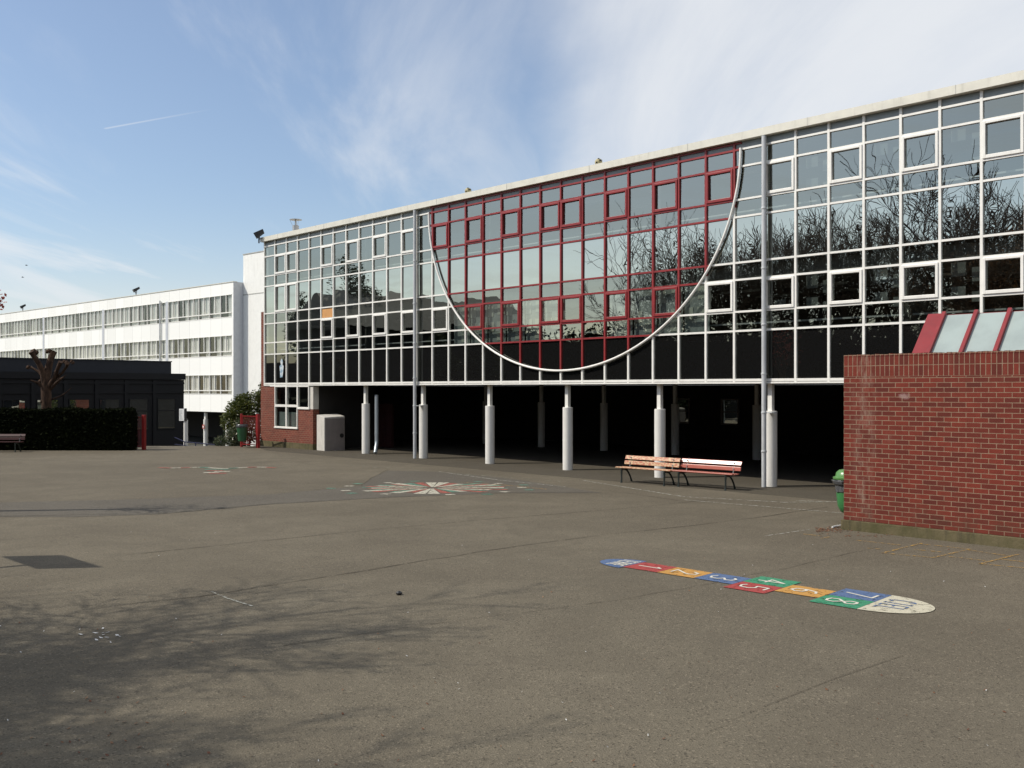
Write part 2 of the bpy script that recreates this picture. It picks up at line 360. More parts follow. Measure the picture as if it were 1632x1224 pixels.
sid = t.n('ShaderNodeTexWhiteNoise', noise_dimensions='1D'); t.l(t.math('FLOOR', t.math('DIVIDE', sp.outputs[0], 1.77)), sid.inputs['W'])
t.bsdf(t.mix(j, t.mix(sid.outputs['Value'], (0.88,0.88,0.84), (0.80,0.80,0.76)), (0.48,0.48,0.45)), 0.45); M['jpanel'] = t.mat
# glass: a thin coated sheet. window panes let a little of the room through, spandrel panes are opaque behind
def glass(name, refl, tint, opaque, colr=(0.85,0.88,0.78), wav=0.055, sc_=1.5):
    t = NT(name); v = t.coord(scale=(1,1,0.8)); n = t.noise(v, sc_, 1, 0.4, 0.3)
    nb = t.n('ShaderNodeBump'); t.l(n, nb.inputs['Height']); nb.inputs['Strength'].default_value = 1.0; nb.inputs['Distance'].default_value = wav*0.1
    g = t.n('ShaderNodeBsdfGlossy'); g.inputs['Color'].default_value = (*colr,1); g.inputs['Roughness'].default_value = 0.0; t.l(nb.outputs[0], g.inputs['Normal'])
    if opaque: b = t.n('ShaderNodeBsdfDiffuse'); b.inputs[0].default_value = (*tint,1)
    else: b = t.n('ShaderNodeBsdfTransparent'); b.inputs[0].default_value = (*tint,1)
    fr = t.n('ShaderNodeLayerWeight'); fr.inputs[0].default_value = 0.5
    sch = t.math('ADD', t.math('MULTIPLY', t.math('POWER', fr.outputs['Facing'], 5.0), 0.92), 0.06)
    f = t.math('ADD', t.math('MULTIPLY', sch, 1.0-refl), refl, True)
    ms = t.n('ShaderNodeMixShader'); t.l(f, ms.inputs[0]); t.l(b.outputs[0], ms.inputs[1]); t.l(g.outputs[0], ms.inputs[2]); t.l(ms.outputs[0], t.out.inputs[0])
    return t.mat
M['g_win'] = glass('window_glass', 0.26, (0.55,0.59,0.57), False, wav=0.02)
M['g_span'] = glass('spandrel_glass', 0.48, (0.012,0.013,0.013), True, wav=0.02)
M['g_low'] = glass('lower_spandrel_glass', 0.07, (0.008,0.008,0.008), True, wav=0.02)
M['g_plain'] = glass('plain_glass', 0.04, (0.95,0.96,0.96), False, wav=0.02)
M['g_navy'] = glass('dark_building_glass', 0.32, (0.02,0.022,0.025), True, wav=0.02)
t = NT('frosted_skylight'); t.bsdf(t.mix(t.ramp(t.noise(t.coord(), 2, 5), .3, .7), (0.26,0.31,0.30), (0.31,0.37,0.355)), 0.35, 0, 0.6); M['frost'] = t.mat

# ------------------------------------------------------------------ frames of reference
TH = math.atan2(F, 1499.0)
U = Vector((math.cos(TH), -math.sin(TH), 0)); NN = Vector((math.sin(TH), math.cos(TH), 0))
P0 = Vector((7.20, 27.59, 0))
def FW(s, d, z=0.0): return P0 + U*s + NN*d + Vector((0,0,z))

# ------------------------------------------------------------------ ground
def tagS(o): return tag(o, kind='structure')
g = MB(); g.poly([(-900,-900,-2.1),(900,-900,-2.1),(900,1500,-2.1),(-900,1500,-2.1)])
tagS(g.build('ground', M['terrain']))
g = MB(); a = FW(-28.2, 0); b = FW(-28.2, 14.2)
g.poly([(-70,-50,0),(90,-50,0),(90,47.5,0),(a.x+0.3,47.5,0),(-17.5,47.5,0),(-33,46.6,0),(-70,46.6,0)])
for p, q in (((-70,46.6),(-33,46.6)),((-33,46.6),(-17.5,47.5)),((-17.5,47.5),(90,47.5)),((-70,-50),(-70,46.6))):
    g.poly([(p[0],p[1],0),(q[0],q[1],0),(q[0],q[1]+1.2,-2.2),(p[0],p[1]+1.2,-2.2)])
tagS(g.build('courtyard', M['asphalt']))
g = MB(); c4 = [FW(-28.3,-0.3), FW(-24.5,-1.75), FW(18,-1.75), FW(18,14.6), FW(-28.3,14.6)]
g.poly([(p.x,p.y,0.004) for p in c4])
for p, q in zip(c4, c4[1:]+c4[:1]): g.poly([(p.x,p.y,0.004),(q.x,q.y,0.004),(q.x,q.y,-2.3),(p.x,p.y,-2.3)])
tagS(g.build('pavement', M['asphalt_dark']))
def gpoly(name, pxs, z, mat):
    m = MB(); m.poly([tuple(G(x, y)[:2])+(z,) for x, y in pxs]); return tagS(m.build(name, mat))
gpoly('asphalt_patch', [(-200,806),(0,801),(210,796),(430,788),(575,775),(590,763),(618,750),(700,752),(815,763),(900,776),(960,786),(800,786),(620,793),(430,804),(250,820),(120,824),(0,824),(-200,826)], 0.004, M['asphalt_blue'])
def seam(pxs, wd, seed):
    r = random.Random(seed); pts = [G(x, y) for x, y in pxs]; fine = []
    for a, b in zip(pts, pts[1:]):
        k = max(2, int((b-a).length/0.5))
        for i in range(k): fine.append(a.lerp(b, i/k) + Vector((r.uniform(-.03,.03), r.uniform(-.03,.03), 0)))
    fine.append(pts[-1]); m = MB(); L_ = []; R_ = []
    for i, p in enumerate(fine):
        q = fine[min(i+1, len(fine)-1)] - fine[max(i-1,0)]; q.normalize(); n = Vector((-q.y, q.x, 0))*wd*r.uniform(0.25, 1.0)/2
        L_.append(p+n); R_.append(p-n)
    for i in range(len(fine)-1): m.poly([(L_[i].x,L_[i].y,.008),(R_[i].x,R_[i].y,.008),(R_[i+1].x,R_[i+1].y,.008),(L_[i+1].x,L_[i+1].y,.008)])
    return m
sm = MB()
def addm(dst, src):
    b = len(dst.v); dst.v += src.v; dst.f += [tuple(i+b for i in f) for f in src.f]; dst.m += src.m
for pts, wd, sd in (([(190,965),(340,948),(470,927),(640,900),(800,874),(960,853),(1100,838),(1200,826),(1320,808)],0.035,1),
                    ([(200,885),(420,862),(620,842),(800,826),(980,812),(1150,795)],0.03,2),
                    ([(0,823),(250,819),(430,803),(620,792),(800,785),(960,785)],0.03,3),
                    ([(1100,1180),(1200,1135),(1330,1080),(1440,1045)],0.008,4),
                    ([(450,1030),(760,985),(1000,955),(1260,905),(1400,872)],0.018,5),
                    ([(0,800),(210,795),(430,787),(575,774),(592,762),(618,749)],0.03,6),
                    ([(700,760),(860,772),(1000,786),(1080,798)],0.03,8),
                    ([(0,742),(150,738),(300,741),(520,735),(600,733)],0.04,9)):
    addm(sm, seam(pts, wd, sd))
tagS(sm.build('asphalt_seams', M['seam']))

# ---- painted games on the ground
hop = empty('hopscotch_court', (1.93, 15.37, 0), math.atan2(-0.6902, 0.7236), label='painted hopscotch court numbered 1 to 8 with blue and cream rounded ends on the asphalt', cat='hopscotch')
CL, CW = 0.652, 0.56       # local x = hopping direction, local y = left hand
def cell(i, y0, y1, mat, n=1):
    m = MB(); m.poly([(i*CL,y0,.010),((i+1)*CL-.006,y0,.010),((i+1)*CL-.006,y1,.010),(i*CL,y1,.010)]); return m.build('square', M[mat], hop)
h = CW/2
cells = {1:(0,-h,h,'p_red'),2:(1,-h,h,'p_yellow'),3:(2,-h,h,'p_blue'),4:(3,0.003,CW-.02,'p_green'),5:(3,-CW+.02,-0.003,'p_red'),6:(4,-h,h,'p_yellow'),7:(5,0.003,CW,'p_blue'),8:(5,-CW,-0.003,'p_green')}
for k, a in cells.items(): cell(*a)
GL = {'1':[[(.35,.8),(.55,1),(.55,0)]], '2':[[(.15,.75),(.3,.97),(.65,1),(.82,.8),(.75,.6),(.15,0),(.85,0)]],
 '3':[[(.15,.85),(.4,1),(.75,.93),(.8,.7),(.45,.53),(.8,.38),(.78,.1),(.45,0),(.15,.12)]],
 '4':[[(.6,0),(.6,1),(.12,.35),(.88,.35)]], '5':[[(.8,1),(.25,1),(.2,.55),(.6,.6),(.83,.4),(.75,.08),(.4,0),(.15,.1)]],
 '6':[[(.75,.95),(.4,.85),(.18,.45),(.25,.08),(.6,0),(.82,.2),(.75,.45),(.45,.52),(.2,.38)]], '7':[[(.12,1),(.85,1),(.4,0)]],
 '8':[[(.5,.53),(.2,.72),(.28,.95),(.5,1),(.74,.95),(.8,.72),(.5,.53),(.15,.3),(.2,.06),(.5,0),(.8,.06),(.86,.3),(.5,.53)]],
 'T':[[(.05,1),(.95,1)],[(.5,1),(.5,0)]],'E':[[(.85,1),(.15,1),(.15,0),(.85,0)],[(.15,.5),(.7,.5)]],
 'R':[[(.15,0),(.15,1),(.7,1),(.85,.78),(.7,.52),(.15,.5)],[(.5,.5),(.88,0)]],
 'C':[[(.88,.85),(.6,1),(.25,.9),(.1,.5),(.25,.1),(.6,0),(.88,.15)]],'I':[[(.5,0),(.5,1)],[(.3,0),(.7,0)],[(.3,1),(.7,1)]],'L':[[(.15,1),(.15,0),(.85,0)]]}
def glyph(m, ch, x, y, w_, h_, wd, z=.014):     # text right = local -y, text up = local +x
    for st in GL[ch]: m.ribbon([(x+q*h_, y-p*w_) for p, q in st], wd, z)
for k, (i, y0, y1, _) in cells.items():
    m = MB(); glyph(m, str(k), i*CL+.13, (y0+y1)/2+.14, .28, .40, .035); m.build('numeral', M['p_white'], hop)
m = MB(); m.poly([(0-.002,h,.010)]+[( -0.60*math.sin(math.pi*i/24)-.002, (h+.1)*math.cos(math.pi*i/24), .010) for i in range(25)]+[(0-.002,-h,.010)]); m.build('rounded_end', M['p_blue'], hop)
m = MB()
for i, ch in enumerate('TERRE'): glyph(m, ch, -.34, .27-.112*i, .095, .29, .028)
m.build('lettering', M['p_white'], hop)
m = MB(); m.poly([(6*CL,CW,.010)]+[(6*CL+0.74*math.sin(math.pi*i/24), CW*math.cos(math.pi*i/24), .010) for i in range(25)][1:-1]+[(6*CL,-CW,.010)]); m.build('rounded_end', M['p_cream'], hop)
m = MB()
for i, ch in enumerate('CIEL'): glyph(m, ch, 6*CL+.10, .31-.16*i, .13, .34, .03)
m.build('lettering', M['p_blue'], hop)
def px_ribbons(segs, wd, z=0.008):
    m = MB()
    for s_ in segs: m.ribbon([G(x, y)[:2] for x, y in s_], wd, z)
    return m
def yl(x, y): return (1140+x/3.317, 820+y/3.317)
segs = [[yl(*p) for p in s_] for s_ in ([(750,138),(975,163)],[(1090,157),(1340,185)],[(1055,187),(1200,200)],[(1240,225),(1420,245)],[(1340,190),(1550,220)],[(1520,240),(1800,268)],[(885,205),(1095,152)],[(885,205),(1100,225),(1150,230),(1345,185)],[(1400,262),(1600,212)],[(1400,262),(1800,300)],[(810,180),(880,185)],[(470,105),(560,115)],[(560,128),(600,120)])]
tag(px_ribbons(segs, 0.05).build('court_marking', M['p_yworn']), 'worn yellow hopscotch outline painted beside the low brick building', 'ground marking')
segs = [[yl(262,115),yl(400,95),yl(500,80)]]
tag(px_ribbons(segs, 0.035).build('chalk_line', M['p_worn']), 'thin broken white line painted left of the brick building corner', 'ground marking')
segs = [[(338,944),(365,955),(403,967)]]
tag(px_ribbons(segs, 0.035).build('chalk_line', M['p_worn']), 'short dotted white line on the open asphalt at left centre', 'ground marking')
segs = [[(930,766),(1090,792),(1250,801),(1340,800)],[(1090,797),(1200,806),(1340,818)],[(700,752),(800,766),(900,776)],[(1270,798),(1320,800)]]
tag(px_ribbons(segs, 0.07).build('court_line', M['p_worn']), 'long faded white lines painted on the asphalt in front of the benches', 'ground marking')
segs = [[(x, 742+(x-560)*.078), (x+26, 743.6+(x-560)*.078)] for x in range(560, 900, 34)]  # sunlight thrown back by the panes, painted as short pale strips
for i_, sg in enumerate(segs): tag(px_ribbons([sg], 0.13).build('sun_patch', M['p_sunpatch']), 'row of short painted patches of sunlight thrown by the glass before the far columns', 'ground marking', 'painted sun patches before the columns')
segs = [[(745,770),(800,773),(870,780)],[(735,769),(745,769.5)]]
tag(px_ribbons(segs, 0.07).build('court_line', M['p_yworn']), 'pale yellow line painted right of the coloured starburst', 'ground marking')
# starburst
sb = empty('painted_starburst', (-2.25, 27.3, 0), label='large round starburst painted in white, red and green on the asphalt', cat='ground marking'); sb.scale = (1.27, .90, 1)
r = random.Random(5); nsec = 36
for i in range(nsec):
    a0 = 2*math.pi*i/nsec; a1 = 2*math.pi*(i+0.86)/nsec
    big = i in (8, 9, 26, 27); key = 'p_wcream' if (i % 3 == 0 or big) else ('p_wred' if i % 3 == 1 else 'p_wgreen')
    r0, r1 = 0.25, (1.75 if big else r.uniform(1.35, 1.75)); m = MB()
    m.poly([(r0*math.cos(a0),r0*math.sin(a0),.010),(r1*math.cos(a0),r1*math.sin(a0),.010),(r1*math.cos(a1),r1*math.sin(a1),.010),(r0*math.cos(a1),r0*math.sin(a1),.010)])
    m.build('ray', M[key], sb)
    if big or i % 2: continue
    m = MB(); rr = 1.9+.12*(i % 4); c0 = a0+.02; c1 = a1-.03; key2 = ('p_wcream','p_wgreen')[(i//2) % 2]
    m.poly([(rr*math.cos(c0),rr*math.sin(c0),.010),((rr+.2)*math.cos(c0),(rr+.2)*math.sin(c0),.010),((rr+.2)*math.cos(c1),(rr+.2)*math.sin(c1),.010),(rr*math.cos(c1),rr*math.sin(c1),.010)])
    m.build('dash', M[key2], sb)
# painted snake
sn = empty('painted_snake', tuple(G(346,747)), label='long wavy multicoloured line with short bars painted on the far asphalt', cat='ground marking')
o0 = G(346,747); cols = ['p_wred','p_wcream','p_wred','p_wcream','p_wgreen','p_wcream','p_wcream','p_wgreen','p_wcream','p_wred','p_wcream','p_wred']
xs = [255+182*i/12 for i in range(13)]; mm = {}
for i in range(12):
    m = mm.setdefault(cols[i], MB()); pts = []
    for j in range(5):
        x = xs[i]+(xs[i+1]-xs[i])*j/4; y = 745.6+0.7*math.sin((x-255)/14.0)+1.0*math.exp(-((x-346)/25)**2); p = G(x, y)-o0; pts.append((p.x,p.y))
    m.ribbon(pts, 0.20, 0.010)
for j, (x0, x1, y, c) in enumerate(((330,362,748.6,'p_wgreen'),(333,352,750.2,'p_wred'),(345,363,751.6,'p_wcream'),(328,345,753.6,'p_wcream'),(337,357,754.6,'p_wred'))):
    p = G(x0,y)-o0; q = G(x1,y)-o0; mm.setdefault(c, MB()).ribbon([(p.x,p.y),(q.x,q.y)], 0.26, 0.010)
for k, m in mm.items(): m.build('painted_band', M[k], sn)

# ------------------------------------------------------------------ main glazed building
MO, S0 = 0.988, 0.02
K0, K1 = -28, 9
ZT = [3.06, 4.49, 5.05, 5.98, 6.48, 7.81, 8.31, 9.27, 9.77]
def sk(k): return S0 + MO*k + (-.06 if k <= -27 else 0)
CS, CA, CB = -7.84, 7.12, 6.37
def zc(s):
    q = 1-((s-CS)/CA)**2
    return None if q <= 0 else 9.77-CB*math.sqrt(q)
def inred(s, z):
    c = zc(s); return c is not None and z > c
B = empty('glazed_school_building', tuple(P0), -TH, label='long glass-fronted school building with a red framed half oval, raised on white columns', cat='school building')
sL, sR = sk(K0), sk(K1)
# roof and fascia
m = MB(); m.box(sL-.12, sR+.2, -.20, 14.4, 10.0, 10.22); roof = m.build('roof', M['fascia'], B)
x = sL+1.5
while x < sR: MB().box(x, x+.012, -.204, -.19, 10.0, 10.224).build('fascia_joint', M['joint'], roof); x += 3.95
# slabs, end walls, back wall, floors
m = MB(); m.box(sL+.05, sR, .25, 14.2, 6.05, 6.40); m.box(sL+.05, sR, .25, 14.2, 9.80, 9.995); m.build('floor_slab', M['slab'], B)
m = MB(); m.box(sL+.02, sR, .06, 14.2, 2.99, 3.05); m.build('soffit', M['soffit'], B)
m = MB(); m.box(sL, sL+.2, .06, 14.2, 3.055, 9.99); m.box(sR-.2, sR, .06, 14.2, 0.01, 9.99); m.build('end_wall', M['panel'], B)
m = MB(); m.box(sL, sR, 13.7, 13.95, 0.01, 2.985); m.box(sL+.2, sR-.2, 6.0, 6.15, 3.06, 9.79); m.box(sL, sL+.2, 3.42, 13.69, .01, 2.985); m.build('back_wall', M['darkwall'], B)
m = MB(); m.box(sL+.2, sR-.2, 5.9, 5.99, 6.41, 9.79); m.box(sL+.2, sR-.2, 5.9, 5.99, 3.06, 6.04); m.build('room_wall', M['interior'], B)
# cross walls between the classrooms
m = MB()
for k in (-20, -12, -4, 4): m.box(sk(k)-.05, sk(k)+.05, .3, 5.89, 3.06, 6.04); m.box(sk(k)-.05, sk(k)+.05, .3, 5.89, 6.41, 9.79)
m.build('partition_wall', M['interior'], B)
# inner rails (white heating pipes along the glass)
m = MB()
for z in (4.72, 8.0+.05): m.box(sL+.3, sR-.3, .55, .60, z, z+.045)
for z in (4.60, 7.95): m.box(sL+.3, sR-.3, .9, 1.0, z-.35, z+.0)
m.build('inner_rail', M['rail'], B)
m = MB()
for z in (5.85, 9.55):
    for d in (2.0, 4.0):
        for k in range(K0+1, K1, 3): m.box(sk(k)+.2, sk(k)+1.5, d, d+.12, z, z+.06)
m.build('ceiling_light_housing', M['rail'], B)
# header
m = MB(); m.box(sL, sR, .0, .04, 9.80, 9.995); m.build('header_panel', M['header'], B)
# mullions
for k in range(K0, K1+1):
    s = sk(k); z0 = 3.0; z1 = 9.995; c = zc(s); hw = .033
    if c is None: MB().box(s-hw, s+hw, -.055, .03, z0, z1).build('mullion', M['white'], B)
    else:
        MB().box(s-hw, s+hw, -.055, .03, z0, c).build('mullion', M['white'], B)
        tag(MB().box(s-hw, s+hw, -.055, .03, c, z1).build('mullion', M['red'], B), 'red mullion')
# transoms
for zi, z in enumerate(ZT + [9.955]):
    hh = .038 if zi == 0 else .028
    if zi == 9: hh = .022
    if z >= CB*0+9.77: hx = CA
    else: hx = CA*math.sqrt(max(0, 1-((9.77-z)/CB)**2)) if 9.77-z < CB else 0
    if hx > 0:
        if zi < 9:
            MB().box(sL-.03, CS-hx, -.051, .027, z-hh, z+hh).build('transom', M['white'], B)
            MB().box(CS+hx, sR, -.051, .027, z-hh, z+hh).build('transom', M['white'], B)
        tag(MB().box(CS-hx+.01, CS+hx-.01, -.051, .027, z-hh, z+hh).build('transom', M['red'], B), 'red transom')
    else: MB().box(sL-.03, sR, -.051, .027, z-hh, z+hh).build('transom', M['white'], B)
m = MB(); m.box(sL-.03, sR, -.06, .25, 2.96, 3.008); m.build('bottom_edge', M['white'], B)
# the curved tube
m = MB(); pts = []
for i in range(73):
    a = math.pi + math.pi*i/72; pts.append((CS+CA*math.cos(a), -.085, 9.80+CB*math.sin(a)))
m.tube(pts, .040, 10); m.build('curved_tube', M['white'], B, True)
# panes
OPEN_A = {1,2,5,7,9,11,13,15,17,19,20,22,24,26,28,30,32,34,36}
OPEN_M = {1,2}
OPEN_B = {5,7,9,11,13,15,17,19,20,22,24,26,28,30,32,34,36}
rp = random.Random(11)
def pane(m, s0, s1, z0, z1):
    a = rp.gauss(0, .0035); b = rp.gauss(0, .0035); w2 = (s1-s0)/2; h2 = (z1-z0)/2     # every pane sits a hair out of true
    m.poly([(s0, -a*w2-b*h2, z0), (s1, a*w2-b*h2, z0), (s1, a*w2+b*h2, z1), (s0, -a*w2+b*h2, z1)])
def ring(m, s0, s1, z0, z1, wd, y0, y1):
    m.box(s0, s0+wd, y0, y1, z0, z1); m.box(s1-wd, s1, y0, y1, z0, z1)
    m.box(s0+wd, s1-wd, y0, y1, z0, z0+wd*1.25); m.box(s0+wd, s1-wd, y0, y1, z1-wd, z1)
for i, k in enumerate(range(K0, K1)):
    s0, s1 = sk(k)+.02, sk(k+1)-.02
    for lo, hi, mat, nm in ((0,1,'g_low','spandrel_panel'),(1,4,'g_win','window'),(4,5,'g_span','spandrel_panel'),(5,8,'g_win','window')):
        m = MB()
        for j in range(lo, hi): pane(m, s0, s1, ZT[j]+.01, ZT[j+1]-.01)
        po = m.build(nm, M[mat], B)
        for op, row in ((OPEN_B, 2), (OPEN_M, 4), (OPEN_A, 6)):
            if i in op and lo <= row < hi:
                q = MB(); ring(q, sk(k)+.034, sk(k+1)-.034, ZT[row]+.029, ZT[row+1]-.029, .068, -.085, -.004)
                smid = (s0+s1)/2; rd = inred(smid, (ZT[row]+ZT[row+1])/2)
                so = q.build('opening_sash', M['red' if rd else 'white'], po, bevel=.008)
                q = MB(); ring(q, sk(k)+.125, sk(k+1)-.125, ZT[row]+.145, ZT[row+1]-.12, .012, -.088, -.08); 
                if rd: so['label'] = 'red opening sash'
# blinds and paper behind some panes
for i in list(range(14, 20)) + [22, 23, 24, 25]:
    k = K0+i; s0, s1 = sk(k)+.04, sk(k+1)-.04
    m = MB(); m.box(s0, s1, .22, .235, 4.52 if i not in (20,) else 5.1, 5.95)
    bo = m.build('blind', M['blind'], B)
    m = MB(); rr = random.Random(i)
    for (a, b, z0, z1) in ((.55,.98,5.55,5.93),(.0,.30,5.50,5.88),(.52,.95,5.0,5.3),(.02,.35,4.95,5.3),(.5,.9,4.6,4.9)):
        if rr.random() < .85: m.box(s0+(s1-s0)*a, s0+(s1-s0)*b, .20, .216, z0, z1)
    m.build('paper_square', M['paper'], bo)
for i in (28, 29, 31, 33, 35):
    k = K0+i; s0, s1 = sk(k)+.04, sk(k+1)-.04; rr = random.Random(i+50)
    m = MB(); 
    for z0, z1 in ((8.95,9.25),(8.4,8.65),(5.6,5.95),(5.1,5.35)):
        if rr.random() < .8: m.box(s0+.1, s0+.45, .30, .31, z0, z1)
        m.box(s0+.6, s1-.05, .30, .31, z0-.15, z1-.15)
    m.build('curtain', M['dim'], B)
k = K0+5; m = MB(); m.box(sk(k)+.06, sk(k+1)-.08, -.012, -.006, 6.02, 6.42); tag(m.build('blocked_pane', M['orange'], B), 'orange board filling one pane')
# brick ground floor at the far end
bx = [sk(K0), sk(K0+1), sk(K0+2), sk(K0+3), sk(K0+4)]
m = MB(); m.box(bx[0]-.38, bx[1]-.0, -.02, .3, .27, 2.925); m.box(bx[1], bx[3], -.02, .3, .27, .93); m.box(bx[3]+.02, bx[4]+.3, -.02, .3, .27, 1.86)
m.box(bx[0]-.38, bx[0]-.06, .0, .3, 2.93, 6.6)
m.box(bx[0]-.378, bx[0]-.1, .3, 3.4, .27, 2.92)
m.build('brick_wall', M['brick_far'], B)
m = MB(); m.box(bx[0]-.40, bx[4]+.32, -.05, .32, 0.0, .27); m.build('plinth', M['moss'], B)
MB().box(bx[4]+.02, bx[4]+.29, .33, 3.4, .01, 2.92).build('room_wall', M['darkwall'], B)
m = MB(); m.box(bx[3]+.95, bx[4]+.28, .0, .3, 1.87, 2.92); m.build('corner_panel', M['box'], B)
m = MB()
for a, b, z0, z1 in ((bx[1],bx[2],.98,2.0),(bx[2],bx[3],.98,2.0),(bx[1],bx[2],2.03,2.95),(bx[2],bx[3],2.03,2.95),(bx[3],bx[4],1.93,2.95)):
    ring(m, a+.0, b+.0, z0-.03, z1+.0, .05, -.06, .05)
m.box(bx[1]-.03, bx[3]+.03, -.075, .0, .925, .985); m.box(bx[3]+.05, bx[4]+.03, -.075, 0, 1.86, 1.925)
wf = m.build('ground_window', M['white'], B)
m = MB()
for a, b, z0, z1 in ((bx[1],bx[2],.98,2.0),(bx[2],bx[3],.98,2.0),(bx[1],bx[2],2.03,2.95),(bx[2],bx[3],2.03,2.95),(bx[3],bx[4],1.93,2.95)): pane(m, a+.04, b-.04, z0+.02, z1-.04)
m.build('pane', M['g_win'], wf)
m = MB(); m.box(bx[1]+.08, bx[3]-.08, .12, .14, 1.02, 1.7); m.build('curtain', M['blind'], wf)
m = MB(); m.box(bx[0], bx[4], 1.2, 1.3, .02, 2.98); m.build('room_wall', M['interior'], B)
# undercroft: red partition, pale stub wall, windows in the back wall
m = MB(); m.box(-24.3, -22.0, 3.4, 3.55, .02, 2.1)
for i in range(7): m.box(-24.25+.3*i, -24.23+.3*i, 3.385, 3.395, .05, 2.05)
m.build('red_partition', M['redwall'], B)
MB().box(-24.8, -24.3, 2.6, 3.39, 1.5, 2.4).build('stub_wall', M['pipe'], B)
for s in (-13.2, -10.5):
    m = MB(); ring(m, s, s+.95, 1.15, 2.35, .06, 13.62, 13.69); m.box(s+.06, s+.89, 13.64, 13.69, 1.72, 1.77); wo = m.build('back_window', M['boxgrey'], B)
    MB().box(s+.05, s+.9, 13.655, 13.675, 1.2, 2.3).build('pane', M['g_navy'], wo)
# columns
def column(s, d, top_z=2.17, mt='colwhite'):
    o = empty('column', (s, d, 0)); o.parent = B
    MB().box(-.07, .07, -.07, .07, .02, 2.985).build('post', M['white'], o, bevel=.006)
    m = MB(); rr = .176; prof = [(rr,.0),(rr,top_z-.01),(rr-.01,top_z)]
    m.lathe(prof, 28); m.build('round_casing', M[mt], o, True)
    return o
for j in range(-5, 3): column(S0+3.952*j+.02, .30)
for j in range(-5, 3): column(S0-1.95+3.952*j, 9.2)
m = MB()
for j in range(-5, 2): m.lathe([(.06,2.94),(.07,2.96),(.07,2.989)], 10, S0+3.952*j+.55, .5)
m.build('soffit_lamp', M['rail'], B, True)
# downpipes
for s in (sk(-16)+.04, sk(0)+.07):
    m = MB(); m.tube([(s, -.16, 0.02), (s, -.16, 9.98)], .068, 14)
    for z in (1.0, 2.1, 3.2, 4.6, 6.2, 7.9): m.lathe([(.074,z),(.08,z+.01),(.08,z+.05),(.074,z+.06)], 14, s, -.16)
    for z in (2.12,): m.box(s-.01, s+.25, -.16, .15, z, z+.02)
    m.build('downpipe', M['pipe'], B, True)
# short galvanised pipe by the first column
s = -19.10; m = MB(); m.tube([(s,.42,2.55),(s,.42,.62),(s+.02,.40,.45),(s+.22,.2,.14),(s+.26,.16,.07)], [.085,.085,.08,.08,.085], 14)
m.lathe([(.09,.86),(.09,.90)], 14, s, .42); m.build('drain_pipe', M['galv'], B, True)
# flue on roof
m = MB(); m.lathe([(.16,10.2),(.16,10.85),(.13,10.87)], 20, sL+.85, 1.2); fl = m.build('flue', M['metal'], roof, True)
m = MB(); m.tube([(sL+.85,1.2,10.86),(sL+.85,1.2,11.15)], .045, 8)
m.lathe([(.30,11.14),(.30,11.16),(.05,11.20)], 20, sL+.85, 1.2)
for a in (0, 2.1, 4.2): m.tube([(sL+.85+.15*math.cos(a),1.2+.15*math.sin(a),10.85),(sL+.85+.28*math.cos(a),1.2+.28*math.sin(a),11.14)], .008, 5)
m.build('cowl', M['metal'], fl)
# skylights and roof kit nobody sees are left out

def floodlight(name, loc, rz, sz, label):
    o = empty(name, loc, rz, label=label, cat='floodlight', group='floodlights on the roofs')
    m = MB(); a = sz
    v = [(-a*.55,-a*.5,a*.1),(a*.55,-a*.5,a*.1),(a*.55,-a*.25,-a*.32),(-a*.55,-a*.25,-a*.32),(-a*.45,a*.4,a*.55),(a*.45,a*.4,a*.55),(a*.45,a*.5,a*.25),(-a*.45,a*.5,a*.25)]
    b = len(m.v); m.v += v
    for q in ((0,1,2,3),(4,7,6,5),(0,4,5,1),(1,5,6,2),(2,6,7,3),(3,7,4,0)): m.f.append(q); m.m.append(0)
    m.build('lamp_housing', M['black'], o, bevel=.01)
    m = MB(); m.box(-a*.45, a*.45, -a*.42, -a*.40, -a*.1, -a*.02); 
    m = MB(); m.tube([(-a*.6,0,a*.15),(-a*.6,0,-a*.35),(a*.6,0,-a*.35),(a*.6,0,a*.15)], a*.05, 6); m.tube([(0,0,-a*.35),(0,0,-a*.8)], a*.07, 6); m.build('bracket', M['black'], o)
    return o
p = FW(sL-.15, -.25); floodlight('floodlight', (p.x, p.y, 10.35), R(-80), .5, 'black floodlight on the far roof corner of the glazed building beside the metal flue')

def ball(px, py, s_d, label):
    # sits on the roof edge
    tt = (px-816)/F; D = (P0.dot(NN)+s_d)/(NN.x*tt+NN.y); p = Vector((tt*D, D, 10.22+.125))
    m = MB(); m.lathe([(.02,-.13),(.07,-.115),(.11,-.07),(.13,0),(.11,.07),(.07,.11),(.02,.13)], 16); o = m.build('football', M['football'], None, True)
    for i in range(4):
        a = i*1.7; 
    o.location = p; tag(o, label, 'ball', 'balls stuck on the roof edge')
    pm = MB()
    for a, e in ((-1.2,.3),(-2.2,-.2),(-.4,.5),(-1.7,1.0)):
        c = Vector((math.cos(a)*math.cos(e), math.sin(a)*math.cos(e), math.sin(e))); x = c.orthogonal().normalized(); y = c.cross(x)
        pm.poly([tuple(c*.137+(x*math.cos(q)+y*math.sin(q))*.035) for q in [2*math.pi*j/5 for j in range(5)]])
    pm.build('patch', M['black'], o)
ball(746, 307, .1, 'old pale football lying on the roof edge above the left end of the red frames')
ball(954, 263, .1, 'old yellowish football lying on the roof edge above the middle of the red frames')

